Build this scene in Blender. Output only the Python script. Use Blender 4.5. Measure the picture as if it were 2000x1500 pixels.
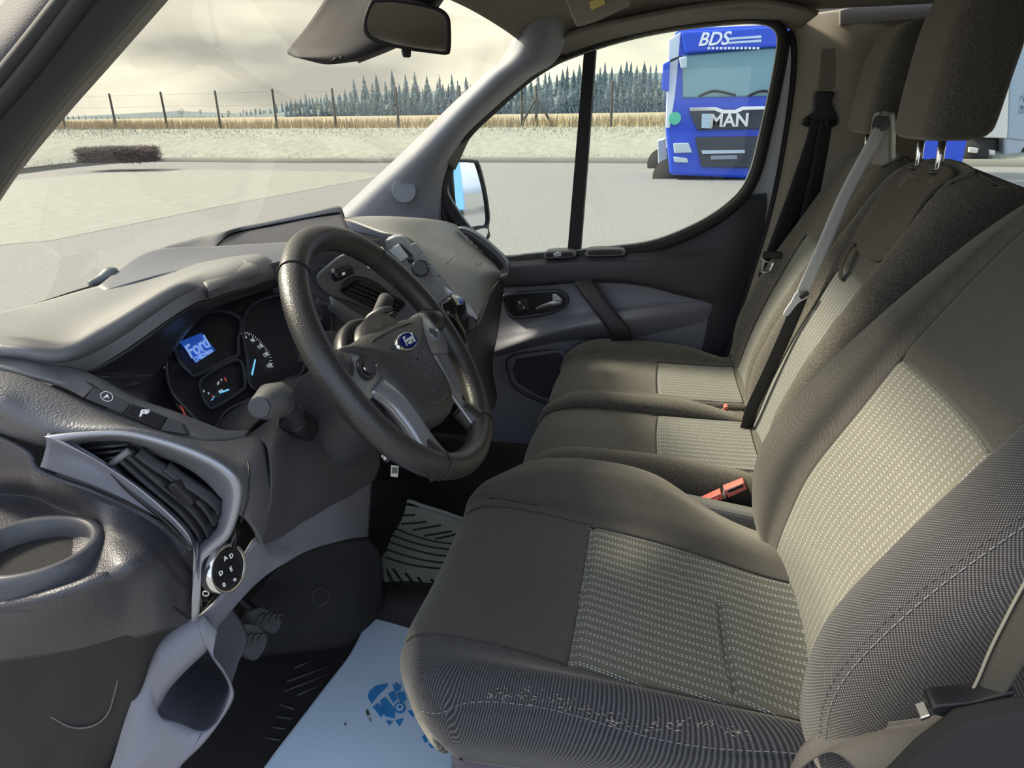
import bpy, bmesh, math, random
from mathutils import Vector as V, Matrix
random.seed(7)
for o in list(bpy.data.objects): bpy.data.objects.remove(o)
scn = bpy.context.scene
# ------------------------------------------------------------------ camera
F = 1350.0
CX = V((0.1960, -0.9804, -0.0221)); CD = V((-0.3595, -0.0509, -0.9317)); CF = V((0.9123, 0.1906, -0.3624))
CX.normalize(); CF = (CF - CX * CF.dot(CX)).normalized(); CD = CF.cross(CX).normalized()
CAM = V((-0.45, 0.0, 1.75))
cd = bpy.data.cameras.new('camera'); cam = bpy.data.objects.new('camera', cd); scn.collection.objects.link(cam)
cam.matrix_world = Matrix(((CX.x, -CD.x, -CF.x, CAM.x), (CX.y, -CD.y, -CF.y, CAM.y), (CX.z, -CD.z, -CF.z, CAM.z), (0, 0, 0, 1)))
cd.sensor_fit = 'HORIZONTAL'; cd.sensor_width = 36; cd.lens = 36 * F / 2000; cd.clip_start = 0.02; cd.clip_end = 3000
scn.camera = cam
# ------------------------------------------------------------------ view, sky, sun
sun_dir = V((.08, .80, .60)).normalized()      # towards the sun
scn.view_settings.view_transform = 'Standard'; scn.view_settings.look = 'None'
scn.view_settings.gamma = 1; scn.view_settings.use_curve_mapping = False
scn.view_settings.exposure = 0.12
w = bpy.data.worlds.new('sky'); scn.world = w; w.use_nodes = True
nt = w.node_tree; N = nt.nodes; Lk = nt.links; N.clear()
def nd(t, **k):
    n = N.new(t)
    for a, b in k.items(): setattr(n, a, b)
    return n
def ramp(node, st):
    e = node.color_ramp.elements
    while len(e) > 1: e.remove(e[-1])
    e[0].position = st[0][0]; e[0].color = st[0][1] + (1,)
    for p, c in st[1:]:
        q = e.new(p); q.color = c + (1,)
tc = nd('ShaderNodeTexCoord'); sep = nd('ShaderNodeSeparateXYZ'); Lk.new(tc.outputs['Generated'], sep.inputs[0])
base = nd('ShaderNodeValToRGB'); ramp(base, [(0.0, (.25, .24, .2)), (.5, (1.32, 1.27, 1.06)), (.56, (1.18, 1.14, .97)), (.64, (.95, .93, .87)), (1.0, (.85, .9, .98))])
mr = nd('ShaderNodeMapRange'); mr.inputs[1].default_value = -1; mr.inputs[2].default_value = 1; Lk.new(sep.outputs[2], mr.inputs[0]); Lk.new(mr.outputs[0], base.inputs[0])
mp = nd('ShaderNodeMapping'); mp.inputs['Scale'].default_value = (1.6, 1.6, 5.5); mp.inputs['Location'].default_value = (.35, .2, .12); Lk.new(tc.outputs['Generated'], mp.inputs[0])
noi = nd('ShaderNodeTexNoise'); noi.inputs['Scale'].default_value = 1.5; noi.inputs['Detail'].default_value = 4; noi.inputs['Roughness'].default_value = .45; Lk.new(mp.outputs[0], noi.inputs[0])
cr_ = nd('ShaderNodeValToRGB'); ramp(cr_, [(.36, (.42, .42, .44)), (.58, (1.05, 1.03, .96))]); Lk.new(noi.outputs[0], cr_.inputs[0])
mul = nd('ShaderNodeMix', data_type='RGBA', blend_type='MULTIPLY'); mul.inputs[0].default_value = 1; Lk.new(base.outputs[0], mul.inputs[6]); Lk.new(cr_.outputs[0], mul.inputs[7])
# bright blue-and-white sky on the side behind the photographer
dot = nd('ShaderNodeVectorMath', operation='DOT_PRODUCT'); dot.inputs[1].default_value = (-.85, -.45, .25); Lk.new(tc.outputs['Generated'], dot.inputs[0])
m2 = nd('ShaderNodeMapRange'); m2.inputs[1].default_value = -.15; m2.inputs[2].default_value = .6; Lk.new(dot.outputs['Value'], m2.inputs[0])
blue = nd('ShaderNodeValToRGB'); ramp(blue, [(.42, (.55, .8, 1.3)), (.62, (1.45, 1.5, 1.55))]); Lk.new(noi.outputs[0], blue.inputs[0])
mx = nd('ShaderNodeMix', data_type='RGBA'); Lk.new(m2.outputs[0], mx.inputs[0]); Lk.new(mul.outputs[2], mx.inputs[6]); Lk.new(blue.outputs[0], mx.inputs[7])
# below the horizon
m3 = nd('ShaderNodeMapRange'); m3.inputs[1].default_value = -.02; m3.inputs[2].default_value = .0; Lk.new(sep.outputs[2], m3.inputs[0])
mx2 = nd('ShaderNodeMix', data_type='RGBA'); mx2.inputs[6].default_value = (.3, .3, .27, 1); Lk.new(m3.outputs[0], mx2.inputs[0]); Lk.new(mx.outputs[2], mx2.inputs[7])
# broad warm glow of the veiled sun
dg = nd('ShaderNodeVectorMath', operation='DOT_PRODUCT'); dg.inputs[1].default_value = tuple(sun_dir); Lk.new(tc.outputs['Generated'], dg.inputs[0])
mg = nd('ShaderNodeMath', operation='MAXIMUM'); mg.inputs[1].default_value = 0; Lk.new(dg.outputs['Value'], mg.inputs[0])
pg = nd('ShaderNodeMath', operation='POWER'); pg.inputs[1].default_value = 9; Lk.new(mg.outputs[0], pg.inputs[0])
glw = nd('ShaderNodeMix', data_type='RGBA', blend_type='ADD'); glw.inputs[0].default_value = 1
gs = nd('ShaderNodeVectorMath', operation='SCALE'); gs.inputs[0].default_value = (3.6, 3.3, 2.6); Lk.new(pg.outputs[0], gs.inputs['Scale'])
Lk.new(mx2.outputs[2], glw.inputs[6]); Lk.new(gs.outputs[0], glw.inputs[7])
bg = nd('ShaderNodeBackground'); bg.inputs[1].default_value = 1.0; Lk.new(glw.outputs[2], bg.inputs[0])
out = nd('ShaderNodeOutputWorld'); Lk.new(bg.outputs[0], out.inputs[0])
sd = bpy.data.lights.new('sun', 'SUN'); sd.energy = 6.5; sd.color = (1, .9, .72); sd.angle = math.radians(9)
so = bpy.data.objects.new('sun', sd); scn.collection.objects.link(so)
so.rotation_euler = sun_dir.to_track_quat('Z', 'Y').to_euler()

# ------------------------------------------------------------------ helpers
def ray(px, py): return CX * (px - 1000) + CD * (py - 750) + CF * F
def P(px, py, x=None, y=None, z=None, d=None):
    r = ray(px, py)
    if x is not None: t = (x - CAM.x) / r.x
    elif y is not None: t = (y - CAM.y) / r.y
    elif z is not None: t = (z - CAM.z) / r.z
    else: t = d / F
    return CAM + r * t
def Pp(px, py, o, n): r = ray(px, py); return CAM + r * ((o - CAM).dot(n) / r.dot(n))
def T(l): return [P(q[0], q[1], x=q[2]) if len(q) == 3 else P(q[0], q[1], z=q[3]) for q in l]
def cr(p0, p1, p2, p3, t):
    return .5 * ((2 * p1) + (p2 - p0) * t + (2 * p0 - 5 * p1 + 4 * p2 - p3) * t * t + (3 * p1 - p0 - 3 * p2 + p3) * t ** 3)
def ev(pts, s, closed=False):
    n = len(pts)
    if closed:
        i = int(math.floor(s)); t = s - i
        return cr(pts[(i - 1) % n], pts[i % n], pts[(i + 1) % n], pts[(i + 2) % n], t)
    s = max(0, min(n - 1, s)); i = min(int(s), n - 2); t = s - i
    a = pts[i - 1] if i > 0 else pts[0] * 2 - pts[1]
    b = pts[i + 2] if i + 2 < n else pts[-1] * 2 - pts[-2]
    return cr(a, pts[i], pts[i + 1], b, t)
def curve(pts, n, closed=False):
    m = len(pts)
    if closed: return [ev(pts, m * k / n, True) for k in range(n)]
    return [ev(pts, (m - 1) * k / (n - 1)) for k in range(n)]
def arc(pts, n, closed=False):
    """even resample of a smoothed polyline"""
    q = curve(pts, n * 6, closed)
    if closed: q = q + [q[0]]
    L = [0]
    for a, b in zip(q, q[1:]): L.append(L[-1] + (b - a).length)
    res = []; j = 0; m = n if closed else n - 1
    for k in range(n):
        t = L[-1] * k / m
        while j < len(L) - 2 and L[j + 1] < t: j += 1
        f = (t - L[j]) / max(1e-9, L[j + 1] - L[j]); res.append(q[j].lerp(q[j + 1], min(1, max(0, f))))
    return res
def poly(pts, n, closed=True):
    """even resample without smoothing"""
    q = list(pts) + ([pts[0]] if closed else []); L = [0]
    for a, b in zip(q, q[1:]): L.append(L[-1] + (b - a).length)
    res = []; j = 0; m = n if closed else n - 1
    for k in range(n):
        t = L[-1] * k / m
        while j < len(L) - 2 and L[j + 1] < t: j += 1
        f = (t - L[j]) / max(1e-9, L[j + 1] - L[j]); res.append(q[j].lerp(q[j + 1], min(1, max(0, f))))
    return res
def setp(o, label=None, cat=None, group=None, kind=None):
    if label: o['label'] = label
    if cat: o['category'] = cat
    if group: o['group'] = group
    if kind: o['kind'] = kind
    return o
def link(name, me, m=None, parent=None):
    o = bpy.data.objects.new(name, me); scn.collection.objects.link(o)
    if m is not None and me is not None: me.materials.append(m)
    if parent is not None:
        o.parent = parent
        o.matrix_parent_inverse = parent.matrix_world.inverted() if False else Matrix.Translation(-V(parent.location))
    return o
def thing(name, label, cat, loc=(0, 0, 0), group=None, kind=None):
    o = bpy.data.objects.new(name, None); scn.collection.objects.link(o); o.location = loc; o.empty_display_size = .05
    return setp(o, label, cat, group, kind)
def mesh(name, verts, faces, m, parent=None, uv=None, smooth=True, solid=0, bevel=0, seg=2, offs=-1):
    me = bpy.data.meshes.new(name); me.from_pydata([tuple(v) for v in verts], [], faces); me.update()
    if uv:
        l = me.uv_layers.new(name='UVMap')
        for p in me.polygons:
            for li in p.loop_indices: l.data[li].uv = uv[me.loops[li].vertex_index]
    for p in me.polygons: p.use_smooth = smooth
    o = link(name, me, m, parent)
    if solid:
        s = o.modifiers.new('s', 'SOLIDIFY'); s.thickness = solid; s.offset = offs
    if bevel:
        b = o.modifiers.new('b', 'BEVEL'); b.width = bevel; b.segments = seg; b.limit_method = 'ANGLE'; b.angle_limit = math.radians(35)
        if smooth:
            b.harden_normals = False
    return o
def loft(name, rows, m, parent=None, nu=40, nv=None, closed=False, solid=0, cap=False, smoothv=True, smoothu=True, **k):
    R = [(curve(r, nu, closed) if smoothu else poly(r, nu, closed)) for r in rows]
    if smoothv:
        nv = nv or max(8, 6 * len(rows))
        cols = [curve([r[i] for r in R], nv) for i in range(nu)]
    else:
        nv = len(rows); cols = [[r[i] for r in R] for i in range(nu)]
    verts = []; uv = []
    for j in range(nv):
        u = 0
        for i in range(nu):
            if i: u += (cols[i][j] - cols[i - 1][j]).length
            vv = uv[(j - 1) * nu + i][1] + (cols[i][j] - cols[i][j - 1]).length if j else 0
            verts.append(cols[i][j]); uv.append((u, vv))
    f = []
    mu = nu if closed else nu - 1
    for j in range(nv - 1):
        for i in range(mu):
            a = j * nu + i; b = j * nu + (i + 1) % nu
            f.append((a, b, b + nu, a + nu))
    if cap:
        f.append(tuple(range(nu - 1, -1, -1))); f.append(tuple((nv - 1) * nu + i for i in range(nu)))
    return mesh(name, verts, f, m, parent, uv, solid=solid, **k)
def prism(name, pts, dv, m, parent=None, bevel=.002, smooth=True, seg=2):
    """closed outline pushed along dv"""
    n = len(pts); verts = list(pts) + [p + dv for p in pts]
    f = [tuple(range(n)), tuple(range(2 * n - 1, n - 1, -1))] + [(i, i + n, (i + 1) % n + n, (i + 1) % n) for i in range(n)]
    bm = bmesh.new(); vs = [bm.verts.new(v) for v in verts]
    for q in f: bm.faces.new([vs[i] for i in q])
    bmesh.ops.recalc_face_normals(bm, faces=bm.faces)
    me = bpy.data.meshes.new(name); bm.to_mesh(me); bm.free()
    for p in me.polygons: p.use_smooth = smooth and len(p.vertices) == 4 and n > 12
    o = link(name, me, m, parent)
    if bevel:
        b = o.modifiers.new('b', 'BEVEL'); b.width = bevel; b.segments = seg; b.limit_method = 'ANGLE'; b.angle_limit = math.radians(40)
    return o
def slab(name, px, x, th, m, parent=None, bevel=.002, n=0, **k):
    """outline given on the vertical plane at lateral distance x, th thick towards the far side"""
    pts = [P(a, b, x=x) for a, b in px]
    if n: pts = arc(pts, n, True)
    return prism(name, pts, V((th, 0, 0)), m, parent, bevel, **k)
def box(name, c, s, m, parent=None, rot=None, bevel=.003, seg=2):
    hx, hy, hz = s[0] / 2, s[1] / 2, s[2] / 2
    vs = [V((a * hx, b * hy, d * hz)) for d in (-1, 1) for a, b in ((-1, -1), (1, -1), (1, 1), (-1, 1))]
    R = rot if rot is not None else Matrix.Identity(3)
    vs = [R @ v + V(c) for v in vs]
    f = [(0, 3, 2, 1), (4, 5, 6, 7), (0, 1, 5, 4), (1, 2, 6, 5), (2, 3, 7, 6), (3, 0, 4, 7)]
    return mesh(name, vs, f, m, parent, bevel=bevel, seg=seg, smooth=False)
def tube(name, pts, r, m, parent=None, n=12, k=None, closed=False, cap=True, sx=1.0, up=None):
    """swept tube; r a number or one radius per control point"""
    k = k or max(6, len(pts) * 5)
    if len(pts) == 2 and not closed: k = 3
    q = curve(pts, k, closed)
    rr = r if isinstance(r, (list, tuple)) else [r] * len(pts)
    rs = [ev([V((a, 0, 0)) for a in rr], (len(rr)) * i / k if closed else (len(rr) - 1) * i / (k - 1), closed).x for i in range(k)]
    verts = []; nrm = V(up) if up is not None else None
    for i, p in enumerate(q):
        a = q[(i - 1) % k] if (closed or i) else q[0]; b = q[(i + 1) % k] if (closed or i < k - 1) else q[-1]
        t = (b - a).normalized()
        if nrm is None: nrm = t.orthogonal()
        nrm = (nrm - t * nrm.dot(t)).normalized(); bn = t.cross(nrm)
        for j in range(n):
            an = 2 * math.pi * j / n; verts.append(p + nrm * math.cos(an) * rs[i] + bn * math.sin(an) * rs[i] * sx)
    f = []
    for i in range(k if closed else k - 1):
        for j in range(n):
            a = i * n + j; b = i * n + (j + 1) % n; c = ((i + 1) % k) * n + (j + 1) % n; d = ((i + 1) % k) * n + j
            f.append((a, b, c, d))
    if cap and not closed: f.append(tuple(range(n - 1, -1, -1))); f.append(tuple((k - 1) * n + j for j in range(n)))
    return mesh(name, verts, f, m, parent)
def ribbon(name, pts, wid, side, m, parent=None, th=.0014, k=None):
    """webbing: pts centre line, side = list of width directions"""
    k = k or len(pts) * 8; q = curve(pts, k); s = curve([V(a) for a in side], k)
    verts = []; uv = []; L = 0
    for i, p in enumerate(q):
        if i: L += (q[i] - q[i - 1]).length
        a = s[i].normalized() * wid / 2
        for j in range(5): verts.append(p + a * (j / 2 - 1)); uv.append((wid * j / 4, L))
    f = [(i * 5 + j, i * 5 + j + 1, i * 5 + j + 6, i * 5 + j + 5) for i in range(k - 1) for j in range(4)]
    return mesh(name, verts, f, m, parent, uv, solid=th, offs=0)
def disc(c, n, up, r, k=32, rx=None):
    n = n.normalized(); a = (up - n * up.dot(n)).normalized(); b = n.cross(a); rx = rx or r
    return [c + a * math.cos(2 * math.pi * i / k) * r + b * math.sin(2 * math.pi * i / k) * rx for i in range(k)]
def text(name, s, c, right, up, size, m, parent=None, ext=.0004, shear=0, align='CENTER', bold=0):
    cu = bpy.data.curves.new(name, 'FONT'); cu.body = s; cu.size = size; cu.extrude = ext; cu.align_x = align; cu.align_y = 'CENTER'; cu.shear = shear; cu.offset = bold; cu.resolution_u = 4
    to = bpy.data.objects.new('t', cu); scn.collection.objects.link(to)
    bpy.context.view_layer.update()
    me = bpy.data.meshes.new_from_object(to.evaluated_get(bpy.context.evaluated_depsgraph_get()))
    bpy.data.objects.remove(to)
    right = right.normalized(); up = (up - right * up.dot(right)).normalized(); nn = right.cross(up)
    me.transform(Matrix(((right.x, up.x, nn.x, c.x), (right.y, up.y, nn.y, c.y), (right.z, up.z, nn.z, c.z), (0, 0, 0, 1))))
    me.materials.clear()
    return link(name, me, m, parent)

# ------------------------------------------------------------------ materials
MATS = {}
class G:
    def __init__(s, name):
        s.m = bpy.data.materials.new(name); s.m.use_nodes = True; s.t = s.m.node_tree; s.b = s.t.nodes['Principled BSDF']; MATS[name] = s.m
    def n(s, t, ins=None, **k):
        n = s.t.nodes.new(t)
        for a, b in k.items(): setattr(n, a, b)
        for a, b in (ins or {}).items(): s.set(n, a, b)
        return n
    def set(s, n, a, b):
        if isinstance(b, bpy.types.NodeSocket): s.t.links.new(b, n.inputs[a])
        elif isinstance(b, bpy.types.Node): s.t.links.new(b.outputs[0], n.inputs[a])
        else: n.inputs[a].default_value = b
    def mth(s, op, a, b=0.0, c=0.0): return s.n('ShaderNodeMath', {0: a, 1: b, 2: c}, operation=op).outputs[0]
    def mix(s, f, a, b): return s.n('ShaderNodeMix', {0: f, 6: a, 7: b}, data_type='RGBA').outputs[2]
    def bump(s, h, st=.3, dist=.001, nrm=None):
        n = s.n('ShaderNodeBump', {'Height': h, 'Strength': st, 'Distance': dist})
        if nrm is not None: s.set(n, 'Normal', nrm)
        return n.outputs[0]
def c4(c): return tuple(c) + (1,)
def plain(name, col, rough=.5, metal=0, grain=0, gs=.3, spec=.5, coat=0, var=0):
    g = G(name); b = g.b
    g.set(b, 'Base Color', c4(col)); g.set(b, 'Roughness', rough); g.set(b, 'Metallic', metal); g.set(b, 'Specular IOR Level', spec)
    if coat: g.set(b, 'Coat Weight', coat); g.set(b, 'Coat Roughness', .08)
    tcn = g.n('ShaderNodeTexCoord').outputs['Object']
    if grain:
        vo = g.n('ShaderNodeTexVoronoi', {'Vector': tcn, 'Scale': grain}, feature='SMOOTH_F1')
        no = g.n('ShaderNodeTexNoise', {'Vector': tcn, 'Scale': grain * .7, 'Detail': 3})
        h = g.mth('ADD', vo.outputs[0], g.mth('MULTIPLY', no.outputs[0], .6))
        g.set(b, 'Normal', g.bump(h, gs, .0012))
    if var:
        no = g.n('ShaderNodeTexNoise', {'Vector': tcn, 'Scale': 9, 'Detail': 5})
        f = g.mth('MULTIPLY_ADD', no.outputs[0], var * 2, 1 - var)
        mm = g.n('ShaderNodeMix', {0: 1.0, 6: c4(col)}, data_type='RGBA', blend_type='MULTIPLY'); cc = g.n('ShaderNodeCombineXYZ', {0: f, 1: f, 2: f}); g.set(mm, 7, cc)
        g.set(b, 'Base Color', mm.outputs[2])
    return g.m
def fabric(name, dark, light, pitch=.0026, dots=.75, bs=.5, heather=0):
    """woven cloth: fine grid of light threads on a dark ground; UVs are metres"""
    g = G(name); uv = g.n('ShaderNodeUVMap').outputs[0]; s = g.n('ShaderNodeSeparateXYZ', {0: uv})
    k = 2 * math.pi / pitch
    a = g.mth('SINE', g.mth('MULTIPLY', s.outputs[0], k)); b_ = g.mth('SINE', g.mth('MULTIPLY', s.outputs[1], k * .8))
    h = g.mth('MULTIPLY_ADD', g.mth('MULTIPLY', a, b_), .5, .5)
    f = g.n('ShaderNodeMapRange', {0: h, 1: dots - .2, 2: dots + .12}).outputs[0]
    tcn = g.n('ShaderNodeTexCoord').outputs['Object']
    no = g.n('ShaderNodeTexNoise', {'Vector': tcn, 'Scale': 420 if heather else 60, 'Detail': 2})
    if heather: f = g.mth('ADD', g.mth('MULTIPLY', f, .5), g.n('ShaderNodeMapRange', {0: no.outputs[0], 1: .4, 2: .7}).outputs[0])
    else: f = g.mth('MULTIPLY', f, g.mth('MULTIPLY_ADD', no.outputs[0], .5, .75))
    g.set(g.b, 'Base Color', g.mix(f, c4(dark), c4(light)))
    g.set(g.b, 'Roughness', .88); g.set(g.b, 'Specular IOR Level', .25)
    g.set(g.b, 'Sheen Weight', .35); g.set(g.b, 'Sheen Roughness', .5); g.set(g.b, 'Sheen Tint', (.9, .87, .75, 1))
    g.set(g.b, 'Normal', g.bump(h, bs, .0006))
    return g.m
def stripes(name, dark, mid, thread, pitch=.0165, axis=0, strong=1.0, ridge=.4):
    """striped seat centre: herringbone ground with pairs of dashed pale stitches"""
    g = G(name); uv = g.n('ShaderNodeUVMap').outputs[0]; s = g.n('ShaderNodeSeparateXYZ', {0: uv})
    u, v = s.outputs[axis], s.outputs[1 - axis]
    p = g.mth('FRACT', g.mth('DIVIDE', u, pitch))
    hb = g.mth('SINE', g.mth('ADD', g.mth('MULTIPLY', v, 2 * math.pi / .0028), g.mth('MULTIPLY', g.mth('PINGPONG', u, pitch / 4), 2 * math.pi / .0028)))
    ground = g.n('ShaderNodeMapRange', {0: hb, 1: -.6, 2: .6}).outputs[0]
    col = g.mix(ground, c4(dark), c4(mid))
    def line(c, wd): return g.mth('LESS_THAN', g.mth('ABSOLUTE', g.mth('SUBTRACT', p, c)), wd)
    ln = g.mth('ADD', line(.40, .045), line(.60, .045))
    dash = g.mth('GREATER_THAN', g.mth('FRACT', g.mth('DIVIDE', v, .0054)), .35)
    t = g.mth('MULTIPLY', g.mth('MULTIPLY', ln, dash), strong)
    band = g.mth('LESS_THAN', g.mth('ABSOLUTE', g.mth('SUBTRACT', p, .5)), .17)
    col = g.mix(g.mth('MULTIPLY', band, .55), col, c4(dark)); col = g.mix(t, col, c4(thread))
    g.set(g.b, 'Base Color', col); g.set(g.b, 'Roughness', .9); g.set(g.b, 'Specular IOR Level', .2)
    g.set(g.b, 'Sheen Weight', .3); g.set(g.b, 'Sheen Tint', (.9, .87, .75, 1))
    hh = g.mth('ADD', g.mth('MULTIPLY', ground, .25), g.mth('SUBTRACT', t, g.mth('MULTIPLY', band, .8)))
    g.set(g.b, 'Normal', g.bump(hh, ridge, .0009))
    return g.m
def glass(name, tint=(.93, .95, .93), gl=.06, haze=0):
    g = G(name); t = g.n('ShaderNodeBsdfTransparent', {0: c4(tint)}); q = g.n('ShaderNodeBsdfGlossy', {'Color': (1, 1, 1, 1), 'Roughness': .01})
    lw = g.n('ShaderNodeLayerWeight', {'Blend': .12}); f = g.mth('MULTIPLY_ADD', lw.outputs[0], .10, gl * .3)
    mxs = g.n('ShaderNodeMixShader', {0: f}); g.set(mxs, 1, t); g.set(mxs, 2, q); last = mxs
    if haze:
        d = g.n('ShaderNodeBsdfDiffuse', {0: (.8, .8, .75, 1)}); m_ = g.n('ShaderNodeMixShader', {0: haze}); g.set(m_, 1, mxs); g.set(m_, 2, d); last = m_
    g.set(g.t.nodes['Material Output'], 'Surface', last)
    return g.m
def emit(name, col, st=1):
    g = G(name); g.set(g.b, 'Base Color', c4(col)); g.set(g.b, 'Emission Color', c4(col)); g.set(g.b, 'Emission Strength', st); return g.m

dash_m = plain('dash_plastic', (.13, .13, .135), .5, grain=520, gs=.55)
dash_s = plain('dash_plastic_fine', (.17, .17, .172), .45, grain=1200, gs=.2)
dash_k = plain('dash_dark_plastic', (.045, .045, .05), .5, grain=900, gs=.25)
trim_m = plain('grey_trim_plastic', (.20, .205, .24), .5, grain=1200, gs=.12)
silver = plain('satin_silver_paint', (.36, .37, .40), .33, metal=.55)
silver2 = plain('satin_silver_bright', (.50, .51, .52), .3, metal=.7)
black = plain('black_plastic', (.015, .015, .017), .4)
gloss = plain('piano_black', (.008, .008, .009), .08, coat=.5)
rubber = plain('black_rubber', (.012, .012, .012), .7)
leather = plain('worn_leather', (.035, .033, .032), .34, grain=650, gs=.35, spec=.6, var=.25)
airbag = plain('airbag_plastic', (.05, .05, .05), .42, grain=420, gs=.7)
chrome = plain('chrome', (.8, .8, .82), .12, metal=1)
steel = plain('brushed_steel', (.6, .6, .6), .3, metal=1)
head_m = plain('headliner', (.20, .18, .155), .95, grain=900, gs=.3)
pill_m = plain('pillar_grey', (.30, .30, .30), .75, grain=1000, gs=.2)
beige = plain('pillar_beige', (.30, .27, .22), .8, grain=1000, gs=.2)
pill_d = plain('pillar_dark', (.05, .045, .05), .7, grain=1000, gs=.2)
white_p = plain('white_body_paint', (.55, .6, .66), .3)
carpet = plain('black_carpet', (.014, .014, .014), .95, grain=700, gs=.9)
red_m = plain('red_release_button', (.75, .18, .14), .4)
pf = fabric('driver_cloth_dark', (.030, .028, .027), (.17, .16, .14), .0026, .72, .6)
pf_b = fabric('driver_cloth_bolster', (.018, .018, .023), (.17, .17, .18), .0030, .80, .4)
ins = stripes('driver_cloth_stripe', (.065, .062, .052), (.19, .18, .15), (.45, .52, .55), .0165)
ins_b = stripes('driver_cloth_stripe_back', (.10, .098, .082), (.25, .24, .20), (.48, .52, .53), .0165, strong=.8)
bf = fabric('bench_cloth_dark', (.05, .047, .043), (.14, .13, .11), .003, .7, .3, heather=1)
bi = stripes('bench_cloth_stripe', (.085, .085, .08), (.23, .23, .21), (.48, .52, .50), .0185, strong=.9)
web_k = plain('black_webbing', (.025, .024, .026), .7); web_w = plain('grey_webbing', (.78, .78, .72), .6)
# ------------------------------------------------------------------ outside: ground, bank, field
def gmat(name, c1, c2, sc, rough=.9, c3=None, bs=.3):
    g = G(name); t = g.n('ShaderNodeTexCoord').outputs['Object']
    a = g.n('ShaderNodeTexNoise', {'Vector': t, 'Scale': sc, 'Detail': 8, 'Roughness': .7}); f = g.n('ShaderNodeMapRange', {0: a.outputs[0], 1: .35, 2: .65}).outputs[0]
    c = g.mix(f, c4(c1), c4(c2))
    if c3:
        b = g.n('ShaderNodeTexNoise', {'Vector': t, 'Scale': sc * .06, 'Detail': 5}); c = g.mix(g.n('ShaderNodeMapRange', {0: b.outputs[0], 1: .45, 2: .65}).outputs[0], c, c4(c3))
    g.set(g.b, 'Base Color', c); g.set(g.b, 'Roughness', rough); g.set(g.b, 'Specular IOR Level', .2); g.set(g.b, 'Normal', g.bump(a.outputs[0], bs, .05)); return g.m
asphalt = gmat('asphalt', (.21, .21, .205), (.28, .28, .27), 14, c3=(.24, .24, .232))
frost = gmat('frosted_grass', (.25, .255, .215), (.36, .36, .305), 2.2, c3=(.31, .31, .26), bs=.6)
straw = gmat('dry_field_grass', (.34, .28, .17), (.46, .39, .26), .8, c3=(.38, .36, .27), bs=1)
frostp = gmat('frosty_asphalt', (.255, .26, .23), (.33, .33, .295), 3, c3=(.285, .285, .255))

def strip(name, near, far, m, kind='structure', mid=None, **k):
    rows = [near] + ([mid] if mid else []) + [far]
    o = loft(name, rows, m, None, nu=48, nv=len(rows) * 4, **k); setp(o, kind=kind); return o
gp = [V((-60, -120, 0)), V((420, -120, 0)), V((420, 300, 0)), V((-60, 300, 0))]
o = mesh('floor_asphalt', gp, [(0, 1, 2, 3)], asphalt); setp(o, 'grey asphalt yard outside the van windows', kind='structure')
# a frosty lighter area left of the van, over the asphalt
fz = [P(a, b, z=.002) for a, b in ((-900, 560), (-300, 505), (100, 470), (420, 405), (760, 342), (700, 336), (520, 333), (300, 330), (-200, 372), (-900, 400))]
o = prism('floor_frost', fz, V((0, 0, .003)), frostp, bevel=0); setp(o, kind='structure')
kerb = [(-900, 395, 0), (-200, 368, 0), (0, 344, 0), (150, 326, 0), (300, 316, 0), (600, 318, 0), (950, 317, 0), (1290, 319, 0), (1700, 322, 0), (2300, 330, 0)]
kn = [P(a, b, z=.0) for a, b, c in kerb]; 
def fencepos(px): # camera depth of the fence line
    return 43 - (px - 120) / 1070 * 11
top = []
for (a, b, c) in kerb:
    yb = 253.5 - (a - 120) / 1070 * 5
    top.append(P(a, yb, d=fencepos(a) * .98))
md = [a.lerp(b, .3) + V((0, 0, .15)) for a, b in zip(kn, top)]
strip('floor_bank', kn, top, frost, mid=md)
kc = loft('kerb', [[p + V((-.12, 0, 0)) for p in kn], [p + V((-.12, 0, .16)) for p in kn], [p + V((.15, 0, .2)) for p in kn]], plain('concrete_kerb', (.20, .20, .17), .9), None, nu=60, smoothv=False); kc.name = 'trim_kerb'; setp(kc, kind='structure')
zt = top
far_y = lambda a: 233 - (a - 150) / 1040 * 13
field_far = [P(a, far_y(a), d=230) for a, b, c in kerb]
strip('floor_field', top, field_far, straw)
# dry grass along the fence: nobody could count it
def tuftstuff(name, m, n, fn, h, label, cat, wd=.02):
    vs = []; fs = []
    for i in range(n):
        p = fn(); hh = h * random.uniform(.4, 1.1); a = random.uniform(0, 3.14); dx = V((math.cos(a), math.sin(a), 0)) * wd; ln = V((random.uniform(-.25, .25), random.uniform(-.25, .25), 1)) * hh
        k = len(vs); vs += [p - dx, p + dx, p + ln]; fs.append((k, k + 1, k + 2))
    o = mesh(name, vs, fs, m, None, smooth=False); return setp(o, label, cat, kind='stuff')
drygrass = plain('dry_grass', (.36, .29, .17), .9); 
def alongtop():
    s = random.uniform(0, len(top) - 1.001); p = ev(top, s); q = ev(field_far, s); return p.lerp(q, random.uniform(0, .12) ** 1.3)
tuftstuff('dry_grass', drygrass, 16000, alongtop, .55, 'tall dry straw-coloured grass along the wire fence', 'grass', .03)
frg = plain('frosted_blades', (.42, .43, .34), .9)
def onbank():
    s = random.uniform(0, len(top) - 1.001); return ev(kn, s).lerp(ev(top, s), random.random()) + V((0, 0, .02))
tuftstuff('bank_grass', frg, 14000, onbank, .16, 'short frosted grass on the low bank before the fence', 'grass', .03)
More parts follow.
